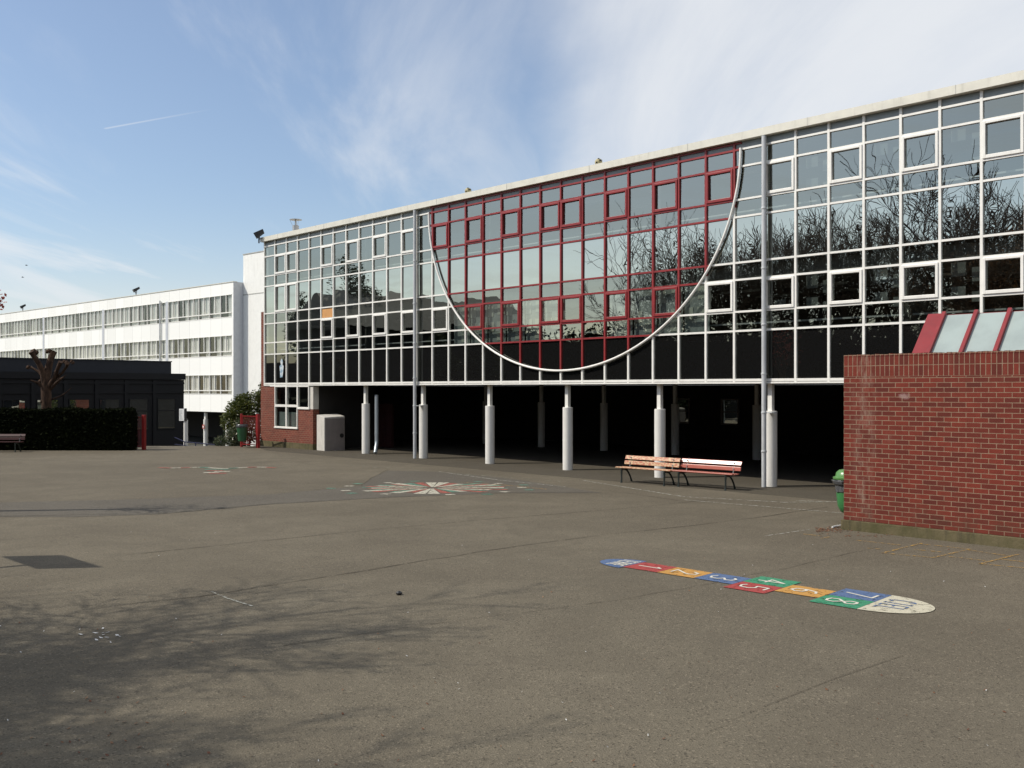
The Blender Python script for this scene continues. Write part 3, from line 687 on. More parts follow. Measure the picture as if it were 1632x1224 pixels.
# white service box at the brick corner
p = G(517, 719); bo = empty('service_cabinet', (p.x, p.y, 0), math.atan2(.6,.79), label='low cream service cabinet with a front greyed for shade and a round vent beside the far brick wall', cat='cabinet')
m = MB(); v = [(0,0,0),(1.02,0,0),(1.02,.78,0),(0,.78,0),(0,0,1.52),(1.02,0,1.56),(1.02,.78,1.66),(0,.78,1.62)]
m.v += v
for q in ((0,3,2,1),(4,5,6,7),(0,1,5,4),(1,2,6,5),(2,3,7,6),(3,0,4,7)): m.f.append(q); m.m.append(0)
m.build('housing', M['box'], bo, bevel=.012)
do = MB().box(.04,1.0,-.012,0.0,.02,1.47).build('shaded_front', M['boxgrey'], bo)  # grey sheet over the cream front, painted in for its shade
m = MB(); m.tube([(.86,-.03,.68),(.86,-.004,.68)], .10, 20); m.build('vent', M['black'], do)

# poster stuck to the lower glass
k = K0+1; p = FW(sk(k)+.55, -.01); po = empty('paper_figure', (p.x,p.y,3.35), -TH, label='pale blue and white paper cut-out stuck inside the lowest glass row at the far end', cat='poster')
m = MB(); m.poly([(-.12,0,.0),(.1,0,.02),(.16,0,.30),(.20,0,.55),(.10,0,.62),(.13,0,.80),(.02,0,.92),(-.10,0,.78),(-.05,0,.62),(-.17,0,.55),(-.13,0,.3)]); 
tt = NT('paper_cutout'); tt.bsdf(tt.mix(tt.ramp(tt.noise(tt.coord(), 5, 4), .45, .55), (.22,.33,.42), (.55,.6,.62)), .6); m.build('cut_out', tt.mat, po)

# ------------------------------------------------------------------ low brick building on the right
bw = FW(5.55, -6.21); LB = empty('low_brick_building', (bw.x, bw.y, 0), -TH, label='low red brick building with mossy plinth and red framed roof glazing at right edge', cat='building')
m = MB(); m.box(0, 12, 0, 4.2, .20, 3.46); m.build('brick_wall', M['brick'], LB)
m = MB(); rr = random.Random(3); x = 0
while x < 12:       # uneven top edge of the brick-on-end coping
    wd = .0913; m.box(x+.004, x+wd-.004, -.006, .2, 3.44, 3.478+rr.uniform(-.008,.008)); x += wd
m.build('coping', M['brick'], LB)
m = MB(); m.box(-.04, 12, -.05, 4.25, -.01, .195); m.build('plinth', M['moss'], LB, bevel=.012)
m = MB(); m.box(.25, 11.8, .25, 4.0, 3.3, 3.463+.01); 
GSx = [6.63-5.55, 6.96-5.55]+[6.96-5.55+.615*i for i in range(1, 12)]
y0_, z0_, y1_, z1_ = .5, 3.30, 1.42, 4.27
def sl(x, tt, off=0.0): return (x, y0_+(y1_-y0_)*tt - off*.72, z0_+(z1_-z0_)*tt + off*.69)
m = MB(); m.poly([sl(GSx[1],0), sl(GSx[-1],0), sl(GSx[-1],1), sl(GSx[1],1)]); sky_o = m.build('roof_glazing', M['frost'], LB)
m = MB()
def bar(x0, x1, off):
    a = [sl(x0,0,-.02), sl(x1,0,-.02), sl(x1,1.03,-.02), sl(x0,1.03,-.02), sl(x0,0,off), sl(x1,0,off), sl(x1,1.03,off), sl(x0,1.03,off)]
    b = len(m.v); m.v += a
    for q in ((0,3,2,1),(4,5,6,7),(0,1,5,4),(1,2,6,5),(2,3,7,6),(3,0,4,7)): m.f.append(tuple(b+i for i in q)); m.m.append(0)
bar(GSx[0], GSx[1]-.05, .02)
for x in GSx[1:]: bar(x-.035, x+.035, .07)
m.box(GSx[0]+.01, GSx[-1], y1_-.0, y1_+.5, z1_-.06, z1_+.01)
m.box(GSx[0]+.02, GSx[-1], y1_+.45, y1_+.5, 3.3, z1_-.07)
m.poly([sl(GSx[0],0), (GSx[0], y1_+.5, 3.3), (GSx[0], y1_+.5, z1_), sl(GSx[0],1)])
m.build('glazing_bar', M['skyglass_frame'], sky_o)

# bin at its end wall
p = FW(5.02, -5.02); bn = empty('litter_bin', (p.x, p.y, 0), -TH, label='light green litter bin with domed lid and grey bag, half behind the low brick building', cat='litter bin', group='green litter bins')
m = MB(); m.lathe([(.06,.16),(.13,.20),(.19,.32),(.215,.55),(.225,.80),(.215,.80)], 24); m.build('bin_body', M['bin'], bn, True)
m = MB(); m.lathe([(.275,.885),(.285,.90),(.285,.93),(.235,.95),(.22,1.03),(.16,1.085),(.02,1.10)], 24); m.build('lid', M['bin_lid'], bn, True)
m = MB(); rr = random.Random(2)
rings = []
for (ra, z) in ((.228,.62),(.235,.76),(.27,.80),(.30,.86),(.24,.88)):
    b = len(m.v); rings.append(b)
    for k in range(26):
        q = 2*math.pi*k/26; rj = ra*(1+rr.uniform(-.05,.07)); m.v.append((rj*math.cos(q), rj*math.sin(q), z+rr.uniform(-.015,.015)))
for a, b in zip(rings, rings[1:]):
    for k in range(26): m.f.append((a+k, a+(k+1)%26, b+(k+1)%26, b+k)); m.m.append(0)
m.build('bin_bag', M['bag'], bn)
m = MB(); m.box(.2,.53,-.03,.03,.5,.56); m.box(.2,.53,-.03,.03,.3,.34); m.box(.19,.25,-.02,.02,.28,.9); m.build('bracket', M['iron'], bn)

# ------------------------------------------------------------------ benches
def bench(mat, label, top=None):
    o = empty('park_bench', (0,0,0), 0, label=label, cat='bench', group='slatted benches in the yard')
    Lh = .98
    for y, nm in ((-.30,'a'),(-.16,'b'),(-.02,'c')):
        MB().box(-Lh, Lh, y, y+.115, .425+(.012 if y<-.2 else 0), .46+(.012 if y<-.2 else 0)).build('seat_slat', M[mat], o, bevel=.012)
    for j, (zb, zt, yb, yt) in enumerate(((.52,.635,.150,.175),(.675,.785,.185,.246))):
        m = MB(); v = [(-Lh,yb,zb),(Lh,yb,zb),(Lh,yb+.035,zb),(-Lh,yb+.035,zb),(-Lh,yt,zt),(Lh,yt,zt),(Lh,yt+.035,zt),(-Lh,yt+.035,zt)]; m.v += v
        for q in ((0,3,2,1),(4,5,6,7),(0,1,5,4),(1,2,6,5),(2,3,7,6),(3,0,4,7)): m.f.append(q); m.m.append(0)
        m.build('backrest_slat', M[mat], o, bevel=.014)
    for x in (-.76, .76):
        lo = MB().tube([(x,-.27,.41),(x,-.275,.25),(x,-.27,.12),(x,-.285,.0)], [.032,.026,.022,.034], 8)
        lo.tube([(x,-.27,.405),(x,-.15,.40),(x,-.02,.37),(x,.08,.28),(x,.17,.15),(x,.24,.0)], [.03,.028,.028,.027,.024,.034], 8)
        lo.tube([(x,-.28,.41),(x,.12,.405),(x,.20,.60),(x,.265,.80)], [.026,.028,.022,.016], 8)
        lo.build('leg_frame', M['iron'], o, True)
        bb = MB()
        for z, y in ((.575,.148),(.735,.186)): bb.tube([(x,y-.012,z),(x,y+.02,z)], .018, 8)
        bb.build('bolt', M['galv'], o)
    return o
b1 = bench('wood_old', 'weathered bench with peeling orange paint, left one of the pair by the columns'); b1.location = (4.02, 28.58, 0); b1.rotation_euler.z = R(-43)
b2 = bench('wood_red', 'smooth red-brown bench with a shiny top slat, right one of the pair by the columns'); b2.location = (5.51, 27.33, 0); b2.rotation_euler.z = R(-42.8)
b3 = bench('wood_dark', 'dark red bench cut by the left edge of the photo in front of the hedge'); b3.location = (-22.75, 43.0, 0); b3.rotation_euler.z = R(2)

# ------------------------------------------------------------------ far white school wing
WB = empty('white_school_wing', (-22.9, 79.4, 0), math.atan2(-.6788, .7343), label='long white panelled school wing with three rows of curtained windows, far left', cat='school building')
LEN = 62.0; zr = 11.6
rows = ((8.73,10.63,9.13),(5.52,7.25,5.91),(2.35,4.01,2.67))
bands = ((10.63,zr),(7.25,8.73),(4.01,5.52),(.87,2.35))
m = MB()
for z0, z1 in bands: m.box(-LEN, 0, 0, .3, z0, z1)
m.box(-.25, 0, .01, .9, .87, zr-.01); m.box(-LEN, 0, .3, 12, zr-.3, zr-.05); m.build('wall_panels', M['jpanel'], WB)
MB().box(.0, .03, .0, .95, .87, zr+.02).build('end_wall', M['grey_panel_and_shade'], WB)  # white wing's end face, its shade put in as a grey colour
m = MB(); m.box(-LEN, .05, -.05, .35, zr, zr+.06); m.build('roof_edge', M['fascia'], WB)
m = MB()
for z in (7.0, 10.35): m.box(-LEN, -.3, .3, 12, z-1.6-.15, z-1.6)
m.box(-LEN, 0, .3, 12, .9, 1.1); m.box(-LEN, 0, 3.0, 3.1, .9, 11.2); m.build('inner_wall', M['interior'], WB)
# pier strips between bays of 6, 7, 8, 8 windows
starts = []; aa = .25; cnt = [6, 7, 8, 8, 5]
wm = {}; cur = []
def win_mesh(z0, z1, zt):
    m = MB(); w_ = 1.77
    m.box(0, .07, -.02, .1, z0, z1); m.box(w_/2-.03, w_/2+.03, -.01, .09, zt, z1); m.box(.07, w_, -.015, .095, zt-.04, zt+.04)
    m.box(.07, w_, -.02, .1, z1-.05, z1); m.box(.07, w_, -.02, .1, z0, z0+.05)
    return m.mesh('window', M['white'])
def glass_mesh(z0, z1): m = MB(); m.poly([(.05,.06,z0),(1.75,.06,z0),(1.75,.06,z1),(.05,.06,z1)]); return m.mesh('pane', M['g_plain'])
wms = [win_mesh(z0,z1,zt) for z0,z1,zt in rows]; gms = [glass_mesh(z0,z1) for z0,z1,_ in rows]
rc = random.Random(8)
def curtain_mesh(z0, z1, a, b):
    m = MB(); n = 14; zb = z0+.05; pts = [(a+(b-a)*i/n, .17+.03*math.sin(i*2.3)+rc.uniform(-.01,.01)) for i in range(n+1)]
    sh = rc.uniform(-.12,.12)
    for p, q in zip(pts, pts[1:]): m.poly([(p[0]+sh,p[1],zb),(q[0]+sh,q[1],zb),(q[0],q[1],z1),(p[0],p[1],z1)])
    return m.mesh('curtain', M['curtain'])
cms = [[curtain_mesh(z0,z1,a,b) for a, b in ((.05,1.7),(.08,.85),(.95,1.7),(.1,1.3),(.5,1.68),(.15,1.6))] for z0,z1,_ in rows]
for c in cnt:
    for j in range(c):
        x = -(aa+1.77*(j+1))
        for ri in range(3):
            if ri == 2 and aa+1.77*j > 12: continue
            wo = link('window', wms[ri], WB, loc=(x,0,0)); link('pane', gms[ri], wo)
            pick = rc.choice([0,0,5,0,5,3,1] if aa > 5 else [0,3,5,1,4,2]); link('curtain', cms[ri][pick], wo)
    aa += 1.77*c
    MB().box(-(aa+.42), -aa, -.03, .25, 2.35, 10.66).build('pier_strip', M['grey_panel_and_shade'], WB); aa += .42
for x in (-12.0,): 
    m = MB(); m.tube([(x-.15,-.12,-2),(x-.15,-.12,10.8)], .07, 8); m.build('downpipe', M['pipe'], WB, True)
m = MB()
m.box(.04, 9, .9, 9, -2.1, 13.9); m.build('stair_block', M['panel'], WB)
m = MB(); m.box(.03, 9.02, .88, .95, 10.55, 10.63); m.box(.0, 9.02, .86, 9.02, 13.9, 13.97); m.build('metal_trim', M['joint'], WB)
for i in range(5):
    x = -1.6-3.54*i; o = empty('column', (x, .45, -2.1)); o.parent = WB
    MB().box(-.1,.1,-.1,.1,.02,2.96).build('post', M['white'], o); MB().lathe([(.2,0),(.2,2.3)], 20).build('round_casing', M['colwhite'], o, True)
MB().box(-30, 0, 9, 9.2, -2.1, .86).build('back_wall', M['darkwall'], WB)
m = MB(); m.box(-30, 0, .3, 9, .80, .868); m.build('soffit', M['soffit'], WB)
def wbw(x, y, z): 
    return WB.location + Matrix.Rotation(math.atan2(-.6788,.7343), 3, 'Z') @ Vector((x,y,z))
def wb_at(px, y=0.2):
    tt = (px-816)/F; a = (-22.9-79.4*tt)/(.7343+.6788*tt); return -a
floodlight('floodlight', tuple(wbw(wb_at(212), .3, zr+.55)), R(-60), .62, 'black floodlight on the white wing roof above its middle windows')
floodlight('floodlight', tuple(wbw(wb_at(32), .3, zr+.55)), R(-60), .62, 'black floodlight on the white wing roof near the left edge of the photo')

# ------------------------------------------------------------------ dark navy building
DBr = math.atan2(.7399,.6727)
DB = empty('navy_pavilion', (-19.7, 58.0, 0), DBr, label='low dark navy flat-roofed pavilion with square windows behind the hedge', cat='building')
m = MB(); m.box(-34, 0, 0, 14, -2.15, 3.35); m.build('wall', M['navy'], DB)
m = MB(); m.box(-34.1, .06, -.12, 14, 3.36, 3.72); m.build('parapet', M['navy'], DB)
m = MB(); m.box(-34, 0.0, 1.5, 13, 3.725, 4.44); m.box(-34.1, .03, 1.45, 13, 4.44, 4.50); m.build('upper_storey', M['navy2'], DB)
m = MB()
for i in range(16): m.box(-1.98-1.71*i-.0, -1.98-1.71*i+.22, -.07, .0, -2.1, 3.3)
m.box(-34, 0, -.075, -.001, 2.55, 2.62); m.box(-34, 0, -.073, -.001, 3.1, 3.2); m.build('pilaster', M['navy'], DB)
for i in range(14):
    x = -1.70-1.71*i
    wo = empty('window', (x,0,0)); wo.parent = DB
    m = MB(); ring(m, 0, 1.17, .42, 2.25, .05, -.05, .0); m.box(.05,1.12,-.045,0,1.50,1.55); m.build('frame', M['navy'], wo)
    m = MB(); m.poly([(.04,-.02,.46),(1.13,-.02,.46),(1.13,-.02,2.22),(.04,-.02,2.22)]); m.build('pane', M['g_navy'], wo)

# ------------------------------------------------------------------ vegetation
def leaf_cloud(rng, blobs, n, size, fill=0.45):
    m = MB(); tot = sum(b[6] for b in blobs)
    for bl in blobs:
        for _ in range(int(n*bl[6]/tot)):
            d = Vector((rng.gauss(0,1), rng.gauss(0,1), rng.gauss(0,1))).normalized()*(rng.uniform(fill,1)**.6)*rng.uniform(.85,1.12)
            p = Vector((bl[0]+d.x*bl[3], bl[1]+d.y*bl[4], bl[2]+d.z*bl[5]))
            a = Vector((rng.gauss(0,1),rng.gauss(0,1),rng.gauss(0,.6))).normalized(); b = a.orthogonal().normalized()
            b = (b*math.cos(rng.uniform(0,6.28)) + a.cross(b)*math.sin(rng.uniform(0,6.28)))
            L_ = size*rng.uniform(.6,1.3); W_ = L_*.38
            m.poly([p-a*L_*.5, p+b*W_*.5-a*L_*.05, p+a*L_*.5, p-b*W_*.5-a*L_*.05])
    return m
rl = random.Random(21)
o = empty('laurel_bush', (-13.35, 48.6, 0), label='dense glossy green laurel bush growing against the far brick wall', cat='bush')
blobs = [(.35,0,1.85,.85,.8,.9,3),(-.35,0,1.6,.75,.8,.8,3),(-.75,-.1,1.2,.5,.6,.6,1.5),(.75,.1,2.2,.45,.5,.6,1.2),(.25,-.1,.9,.9,.8,.8,3),(-.2,0,2.1,.5,.5,.5,1.5),(.95,.1,1.4,.5,.5,1.2,1.5),(.75,0,2.85,.16,.16,.35,.12)]
leaf_cloud(rl, blobs, 9000, .17, .35).build('foliage', M['laurel'], o)
m = MB()
for i in range(8):
    a = i*.8; m.tube([(.1*math.cos(a),.1*math.sin(a),-.5),(.3*math.cos(a),.3*math.sin(a),.9),(.6*math.cos(a)+.1,.5*math.sin(a),2.0)], [.035,.025,.01], 5)
m.build('stems', M['bark'], o)
o = empty('variegated_bush', (-13.75, 47.55, 0), label='low pale-leaved bush below the laurel, left of the red mesh gate', cat='bush')
leaf_cloud(rl, [(.1,0,.45,.55,.35,.55,2),(.35,0,.9,.35,.3,.5,1),(-.6,.1,.2,.35,.3,.3,.8)], 2600, .12, .3).build('foliage', M['varieg'], o)
m = MB(); [m.tube([(0,0,-.05),(.3*math.cos(i),.2*math.sin(i),.6)], [.02,.006], 5) for i in range(6)]; m.build('stems', M['bark'], o)
# hedge
o = empty('clipped_hedge', (-24, 44.6, 0), label='long dark clipped hedge in front of the navy pavilion at left', cat='hedge')
m = MB(); rh = random.Random(4)
for _ in range(15000):
    x = rh.uniform(-7, 6.65); f = rh.random()
    if f < .55: y = -.55+rh.gauss(0,.05); z = rh.uniform(0,1.83)
    elif f < .92: y = rh.uniform(-.55,.0); z = 1.82+rh.gauss(0,.035)+.03*math.sin(x*2.1)
    else: x = 6.62+rh.gauss(0,.05); y = rh.uniform(-.55,0); z = rh.uniform(0,1.83)
    p = Vector((x,y,z)); a = Vector((rh.gauss(0,1),rh.gauss(0,1),rh.gauss(0,1))).normalized(); b = a.orthogonal().normalized(); l_ = rh.uniform(.05,.11)
    m.poly([p-a*l_, p+b*l_*.5, p+a*l_, p-b*l_*.5])
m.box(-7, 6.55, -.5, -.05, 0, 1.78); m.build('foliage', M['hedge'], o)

def branch(m, rng, p, d, L_, r0, depth, P):
    n = max(2, int(P['seg'] if depth > 2 else 3)); pts = [p]; rad = [r0]; q = p; dd = d.copy()
    for i in range(n):
        dd = (dd + Vector((rng.gauss(0,1),rng.gauss(0,1),rng.gauss(0,1)))*P['wig'] + Vector((0,0,P['up']))).normalized()
        q = q + dd*L_/n; pts.append(q); rad.append(r0*(1-(1-P['tap'])*(i+1)/n))
    m.tube(pts, rad, 7 if r0 > .08 else (4 if r0 > .03 else 3), 0, False)
    if depth == 0: P['tips'].append((q, dd)); return
    kids = P['kids'] if depth > 1 else P['kids']+1
    for k in range(kids):
        t_ = 1.0 if k == 0 else rng.uniform(.35, .98)
        idx = min(int(t_*n), n-1); fr = t_*n-idx; bp = pts[idx].lerp(pts[idx+1], min(1,fr)); br = rad[min(idx+1,n)]*(.85 if k == 0 else rng.uniform(.5,.75))
        ax = dd.orthogonal().normalized(); ax.rotate(Matrix.Rotation(rng.uniform(0,6.28), 3, dd))
        nd = dd.copy(); nd.rotate(Matrix.Rotation(R(rng.uniform(8,22) if k == 0 else rng.uniform(28,62)), 3, ax))
        branch(m, rng, bp, nd, L_*rng.uniform(.62,.86), max(br,P.get('rmin',.0165)), depth-1, P)
def bare_tree(seed, height, depth=6, kids=3, leaves=0, lmat='twigleaf', spread=.13, trunk=.28, up=.03):
    rng = random.Random(seed); P = dict(seg=5, wig=spread, up=up, tap=.68, kids=kids, tips=[])
    tm = MB(); h0 = height*.20; tm.tube([(0,0,-.3),(.02,0,h0*.3),(.05,.03,h0)], [trunk*1.35,trunk,trunk*.85], 10)
    cm = MB(); 
    for k in range(4):
        a = k*1.57+rng.uniform(-.4,.4); tl = R(rng.uniform(18,42))
        branch(cm, rng, Vector((.05,.03,h0*.97)), Vector((math.sin(tl)*math.cos(a), math.sin(tl)*math.sin(a), math.cos(tl))), height*.26, trunk*.55, depth-1, P)
    if leaves:
        for (q, dd) in P['tips']:
            for _ in range(leaves):
                p = q + Vector((rng.gauss(0,.12),rng.gauss(0,.12),rng.gauss(0,.12))); a = Vector((rng.gauss(0,1),rng.gauss(0,1),rng.gauss(0,1))).normalized(); b = a.orthogonal()*.4; l_ = .05
                cm.poly([p-a*l_, p+b*l_, p+a*l_, p-b*l_], 1)
    return tm.mesh('trunk', M['bark']), cm.mesh('crown', [M['bark'], M[lmat]])
TR = [bare_tree(31, 13.5, 6, 3, up=.05, trunk=.34, spread=.10), bare_tree(47, 13.5, 6, 3, up=.08, spread=.11, trunk=.32), bare_tree(63, 13, 7, 3, leaves=6, up=.02, spread=.17, trunk=.36)]
print('tree dims', [(max(v.co.z for v in t_[1].vertices), max(v.co.x for v in t_[1].vertices), len(t_[1].polygons)) for t_ in TR])
def put_tree(i, x, y, h_, rz, label, group='trees across the yard, off to the left'):
    o = empty('bare_tree', (x, y, -.0), rz, label=label, cat='tree', group=group); s = h_/13.0; o.scale = (s, s, s)
    link('trunk', TR[i][0], o); link('crown', TR[i][1], o); return o
LT = 'tall bare tree beyond the left edge of the photo, seen mirrored in the glass'
rt = random.Random(77)
for (x, y, h_) in ((-25.8,5.2,18.5),(-29,9.5,17),(-29.5,15.5,15.5),(-32,20.5,15),(-34.5,25,12.6),(-24,-2,18),(-34,4,17.5),(-37,12.5,17),(-40,20,16.5),(-41,24.5,15),(-36,-4,18),(-31,18,15),(-27.5,12.5,13.5),(-28,2,17),(-38,17,16.5)):
    put_tree(rt.randrange(2), x, y, h_*.93, rt.uniform(0,6.28), LT)
# the two that throw the dappled shade into the foreground
for j, (x, y, h_, rz) in enumerate(((-15.4,5.4,12.5,1.0),(-17.4,7.2,12,2.6),(-15.8,2.8,12.5,4.0),(-13.9,5.6,9.5,5.2),(-19.2,5.0,13.5,2.0),(-14.0,3.2,11,3.3),(-14.8,1.0,11.5,.9),(-13.4,4.4,9.5,1.9),(-15.2,-.3,12,4.6))):
    put_tree(2, x, y, h_, rz, 'bare tree beyond the lower left edge whose branches shade the foreground asphalt', 'trees shading the foreground')
def dense_tree(x, y, h_, rad, seed, label, name='evergreen_tree'):
    r_ = random.Random(seed); o = empty(name, (x,y,0), 0, label=label, cat='tree', group='evergreens off to the left')
    bl = []
    for i in range(16):
        zf = r_.uniform(.22,1); rr_ = rad*(1.1-zf*.65); a = r_.uniform(0,6.28); q = r_.uniform(0,.7)*rr_
        bl.append((q*math.cos(a), q*math.sin(a), h_*zf*.92, rr_*.55, rr_*.55, h_*.13, 1))
    leaf_cloud(r_, bl, 6500, .32, .2).build('crown', M['evergreen'], o)
    MB().tube([(0,0,-.3),(0,0,h_*.8)], [.3,.08], 8).build('trunk', M['bark'], o)
LE = 'dark evergreen beyond the left edge of the photo, seen mirrored in the glass or added to shade the hedge'
for i, (x, y, h_, rd) in enumerate(((-44,48.5,13.4,4.2),(-49,54.5,11.5,2.2),(-33,38,7.4,2.6),(-37,36,7.5,3),(-30.5,30,4.6,2.6),(-31,23.5,4.6,2.6),(-30,40.5,6.5,2.2),(-29,33.5,6.0,2.4))): dense_tree(x, y, h_, rd, 100+i, LE)  # some of these are added out of view to shade the clipped hedge
# long tall hedge added out of view to darken what the glass mirrors
o = empty('added_dark_hedge', (-27.5, 12, 0), 0, label='added unseen tall hedge beyond the left edge, darkening the mirror image in the glass', cat='hedge')
m = MB(); 
for _ in range(9000):
    y = rh.uniform(-24, 24); z = rh.uniform(0,6.2); x = .7+rh.gauss(0,.12)
    if rh.random() < .3: z = 6.2+rh.gauss(0,.3); x = rh.uniform(-.7,.7)
    p = Vector((x,y,z)); a = Vector((rh.gauss(0,1),rh.gauss(0,1),rh.gauss(0,1))).normalized(); b = a.orthogonal().normalized(); l_ = rh.uniform(.1,.22)
    m.poly([p-a*l_, p+b*l_*.5, p+a*l_, p-b*l_*.5])
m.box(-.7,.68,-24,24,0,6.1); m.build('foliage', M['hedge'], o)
# dark house whose roof line shows in the glass
HB = empty('dark_house', (-43.5, 41.5, 0), R(50), label='dark gabled house beyond the left edge of the photo, seen mirrored in the glass', cat='house')
MB().box(-9, 9, 0, 9, -2.2, 7.6).build('wall', M['navy'], HB)
m = MB(); m.poly([(-9.3,-.4,7.5),(9.3,-.4,7.5),(9.3,4.5,10.6),(-9.3,4.5,10.6)]); m.poly([(-9.3,9.4,7.5),(-9.3,4.5,10.6),(9.3,4.5,10.6),(9.3,9.4,7.5)]); m.poly([(-9.3,-.4,7.5),(-9.3,4.5,10.6),(-9.3,9.4,7.5)]); m.poly([(9.3,-.4,7.5),(9.3,9.4,7.5),(9.3,4.5,10.6)]); m.build('roof', M['roofing'], HB)

# pollarded tree by the hedge
pt = G(70, 716); o = empty('pollarded_tree', (pt.x-.36, 45.9, 0), 0, label='stumpy pollarded tree with bare knobbly limbs rising behind the hedge', cat='tree')
SC = 45.9/F
def pw(px, py): return ((px-70)*SC, 0, (620-py)*SC+H)
m = MB()
def limb(pts, rr, dy=0):
    P_ = [Vector(pw(*p)) for p in pts]
    for i, p in enumerate(P_): p.y = dy*i/len(P_) + random.Random(int(p.x*1000)).uniform(-.05,.05)
    m.tube(P_, [q*.82 for q in rr], 10)
m.tube([(0.05,0,-.2),(.08,0,.5),Vector(pw(70,650)),Vector(pw(70,632)),Vector(pw(69,612)),Vector(pw(68,600))], [.32,.26,.22,.24,.22,.18], 14); m.build('trunk', M['bark_pale'], o, True)
m = MB()
limb([(68,612),(66,595),(61,580),(54,566),(52,561)], [.22,.18,.15,.14,.17], -.5)
limb([(69,610),(71,590),(75,570),(77,560)], [.25,.21,.18,.2], .4)
limb([(73,618),(84,603),(93,588),(100,577)], [.17,.13,.11,.13], -.6)
limb([(86,602),(98,595),(108,585),(114,579)], [.09,.08,.08,.11], -.8)
limb([(74,622),(86,612),(96,605),(107,598)], [.11,.09,.07,.02], -.5)
limb([(66,620),(60,610),(50,606)], [.12,.08,.03], -.5)
limb([(64,602),(56,592),(46,587),(42,585)], [.1,.07,.06,.08], .3)
limb([(74,638),(92,632),(103,626),(114,618)], [.06,.045,.035,.015], -.3)
for px_, py_ in ((52,561),(56,563),(77,560),(74,561),(100,577),(104,579),(114,579),(112,577),(90,607),(92,605),(62,608),(66,640),(43,586),(70,630),(66,655)):
    c = Vector(pw(px_,py_)); c.y -= .1; rr_ = random.Random(px_*7+py_).uniform(.07,.13); k0 = len(m.v)
    m.tube([c+Vector((-rr_*.8,0,-rr_*.4)), c+Vector((-rr_*.3,0,0)), c+Vector((rr_*.4,0,.05)), c+Vector((rr_*.8,0,rr_*.3))], [rr_*.5, rr_, rr_*.9, rr_*.4], 8)
m.build('limbs', M['bark_pale'], o, True)
# red-leaved twigs at the left edge, belonging to a nearer tree
o = empty('red_leaved_tree', (-12.9, 22.0, 0), 0, label='red-leaved tree whose twig tips just enter at the left edge of the photo', cat='tree')
m = MB(); m.tube([(0,0,-.2),(0,0,3.0),(.2,0,4.4)], [.14,.1,.05], 8); m.build('trunk', M['bark'], o)
m = MB(); rx = random.Random(9)
for i in range(14):
    a = rx.uniform(0,6.28); e = Vector((.9*math.cos(a), .9*math.sin(a), rx.uniform(4.2,5.6))); m.tube([(0.1,0,rx.uniform(3,4.2)), e*.55+Vector((0,0,2.0)), e], [.03,.018,.008], 4)
m.tube([(.2,0,4.3),(.8,0,4.6),(1.2,0,4.78)], [.03,.018,.008], 4)
for _ in range(500):
    if _ < 60: p = Vector((1.2+rx.gauss(0,.08), rx.gauss(0,.1), 4.8+rx.gauss(0,.09)))
    else: a = rx.uniform(0,6.28); q = rx.uniform(.2,.95); p = Vector((q*math.cos(a)-.2, q*math.sin(a), rx.uniform(3.9,5.8)))
    a = Vector((rx.gauss(0,1),rx.gauss(0,1),rx.gauss(0,1))).normalized(); b = a.orthogonal().normalized(); l_ = rx.uniform(.03,.06); m.poly([p-a*l_, p+b*l_*.6, p+a*l_, p-b*l_*.6], 1)
m.build('crown', [M['bark'], M['redleaf']], o)

# ------------------------------------------------------------------ gates, sign, railing, second bin
def gate(p, q, h_, label, thick=(1,1)):
    p = Vector(p); q = Vector(q); d = q-p; Lg = d.length; o = empty('mesh_gate', (p.x,p.y,0), math.atan2(d.y,d.x), label=label, cat='gate', group='red mesh gates')
    for i, x in enumerate((0, Lg)):
        rr_ = .045*thick[i]; MB().box(x-rr_, x+rr_, -rr_, rr_, 0, h_+.06).build('post', M['red'], o, bevel=.006)
    m = MB(); ring(m, .06, Lg-.06, .12, h_-.03, .035, -.02, .02); m.build('frame', M['red'], o)
    m = MB(); sp = .10; x0, x1, z0, z1 = .09, Lg-.09, .16, h_-.06; c = -(z1-z0)
    while c < (x1-x0):
        for sg in (0, 1):
            a = max(x0, x0+c); b = min(x1, x0+c+(z1-z0))
            if b > a:
                za = z0+(a-x0-c); zb = z0+(b-x0-c)
                if sg: m.tube([(a,.004,z0+z1-za),(b,.004,z0+z1-zb)], .007, 4)
                else: m.tube([(a,-.004,za),(b,-.004,zb)], .007, 4)
        c += sp
    m.build('wire_mesh', M['red'], o)
    return o
g1 = G(385, 712.5); g2 = G(411, 714)
gate((g1.x,g1.y), (g2.x,g2.y), 1.55, 'red mesh gate panel standing against the far brick wall', (1,1.6))
gate((-18.15, 45.0), (-16.95, 44.5), 1.55, 'red mesh gate standing open at the end of the dark hedge', (1,1.6))
p = G(390, 713); bn2 = empty('litter_bin', (p.x, p.y-.42, 0), 0, label='dark green open-topped litter bin hung on the red mesh gate by the bush', cat='litter bin', group='green litter bins')
m = MB(); m.lathe([(.12,.30),(.19,.34),(.22,.6),(.255,1.02),(.265,1.03),(.245,1.03),(.2,.9)], 22); m.build('bin_body', M['bin_dark'], bn2, True)
m = MB(); m.lathe([(.262,.98),(.275,1.0),(.275,1.09),(.255,1.12),(.25,1.0)], 22); m.build('bin_bag', M['bag'], bn2, True)
MB().box(-.04,.04,.2,.4,.6,.9).build('bracket', M['iron'], bn2)
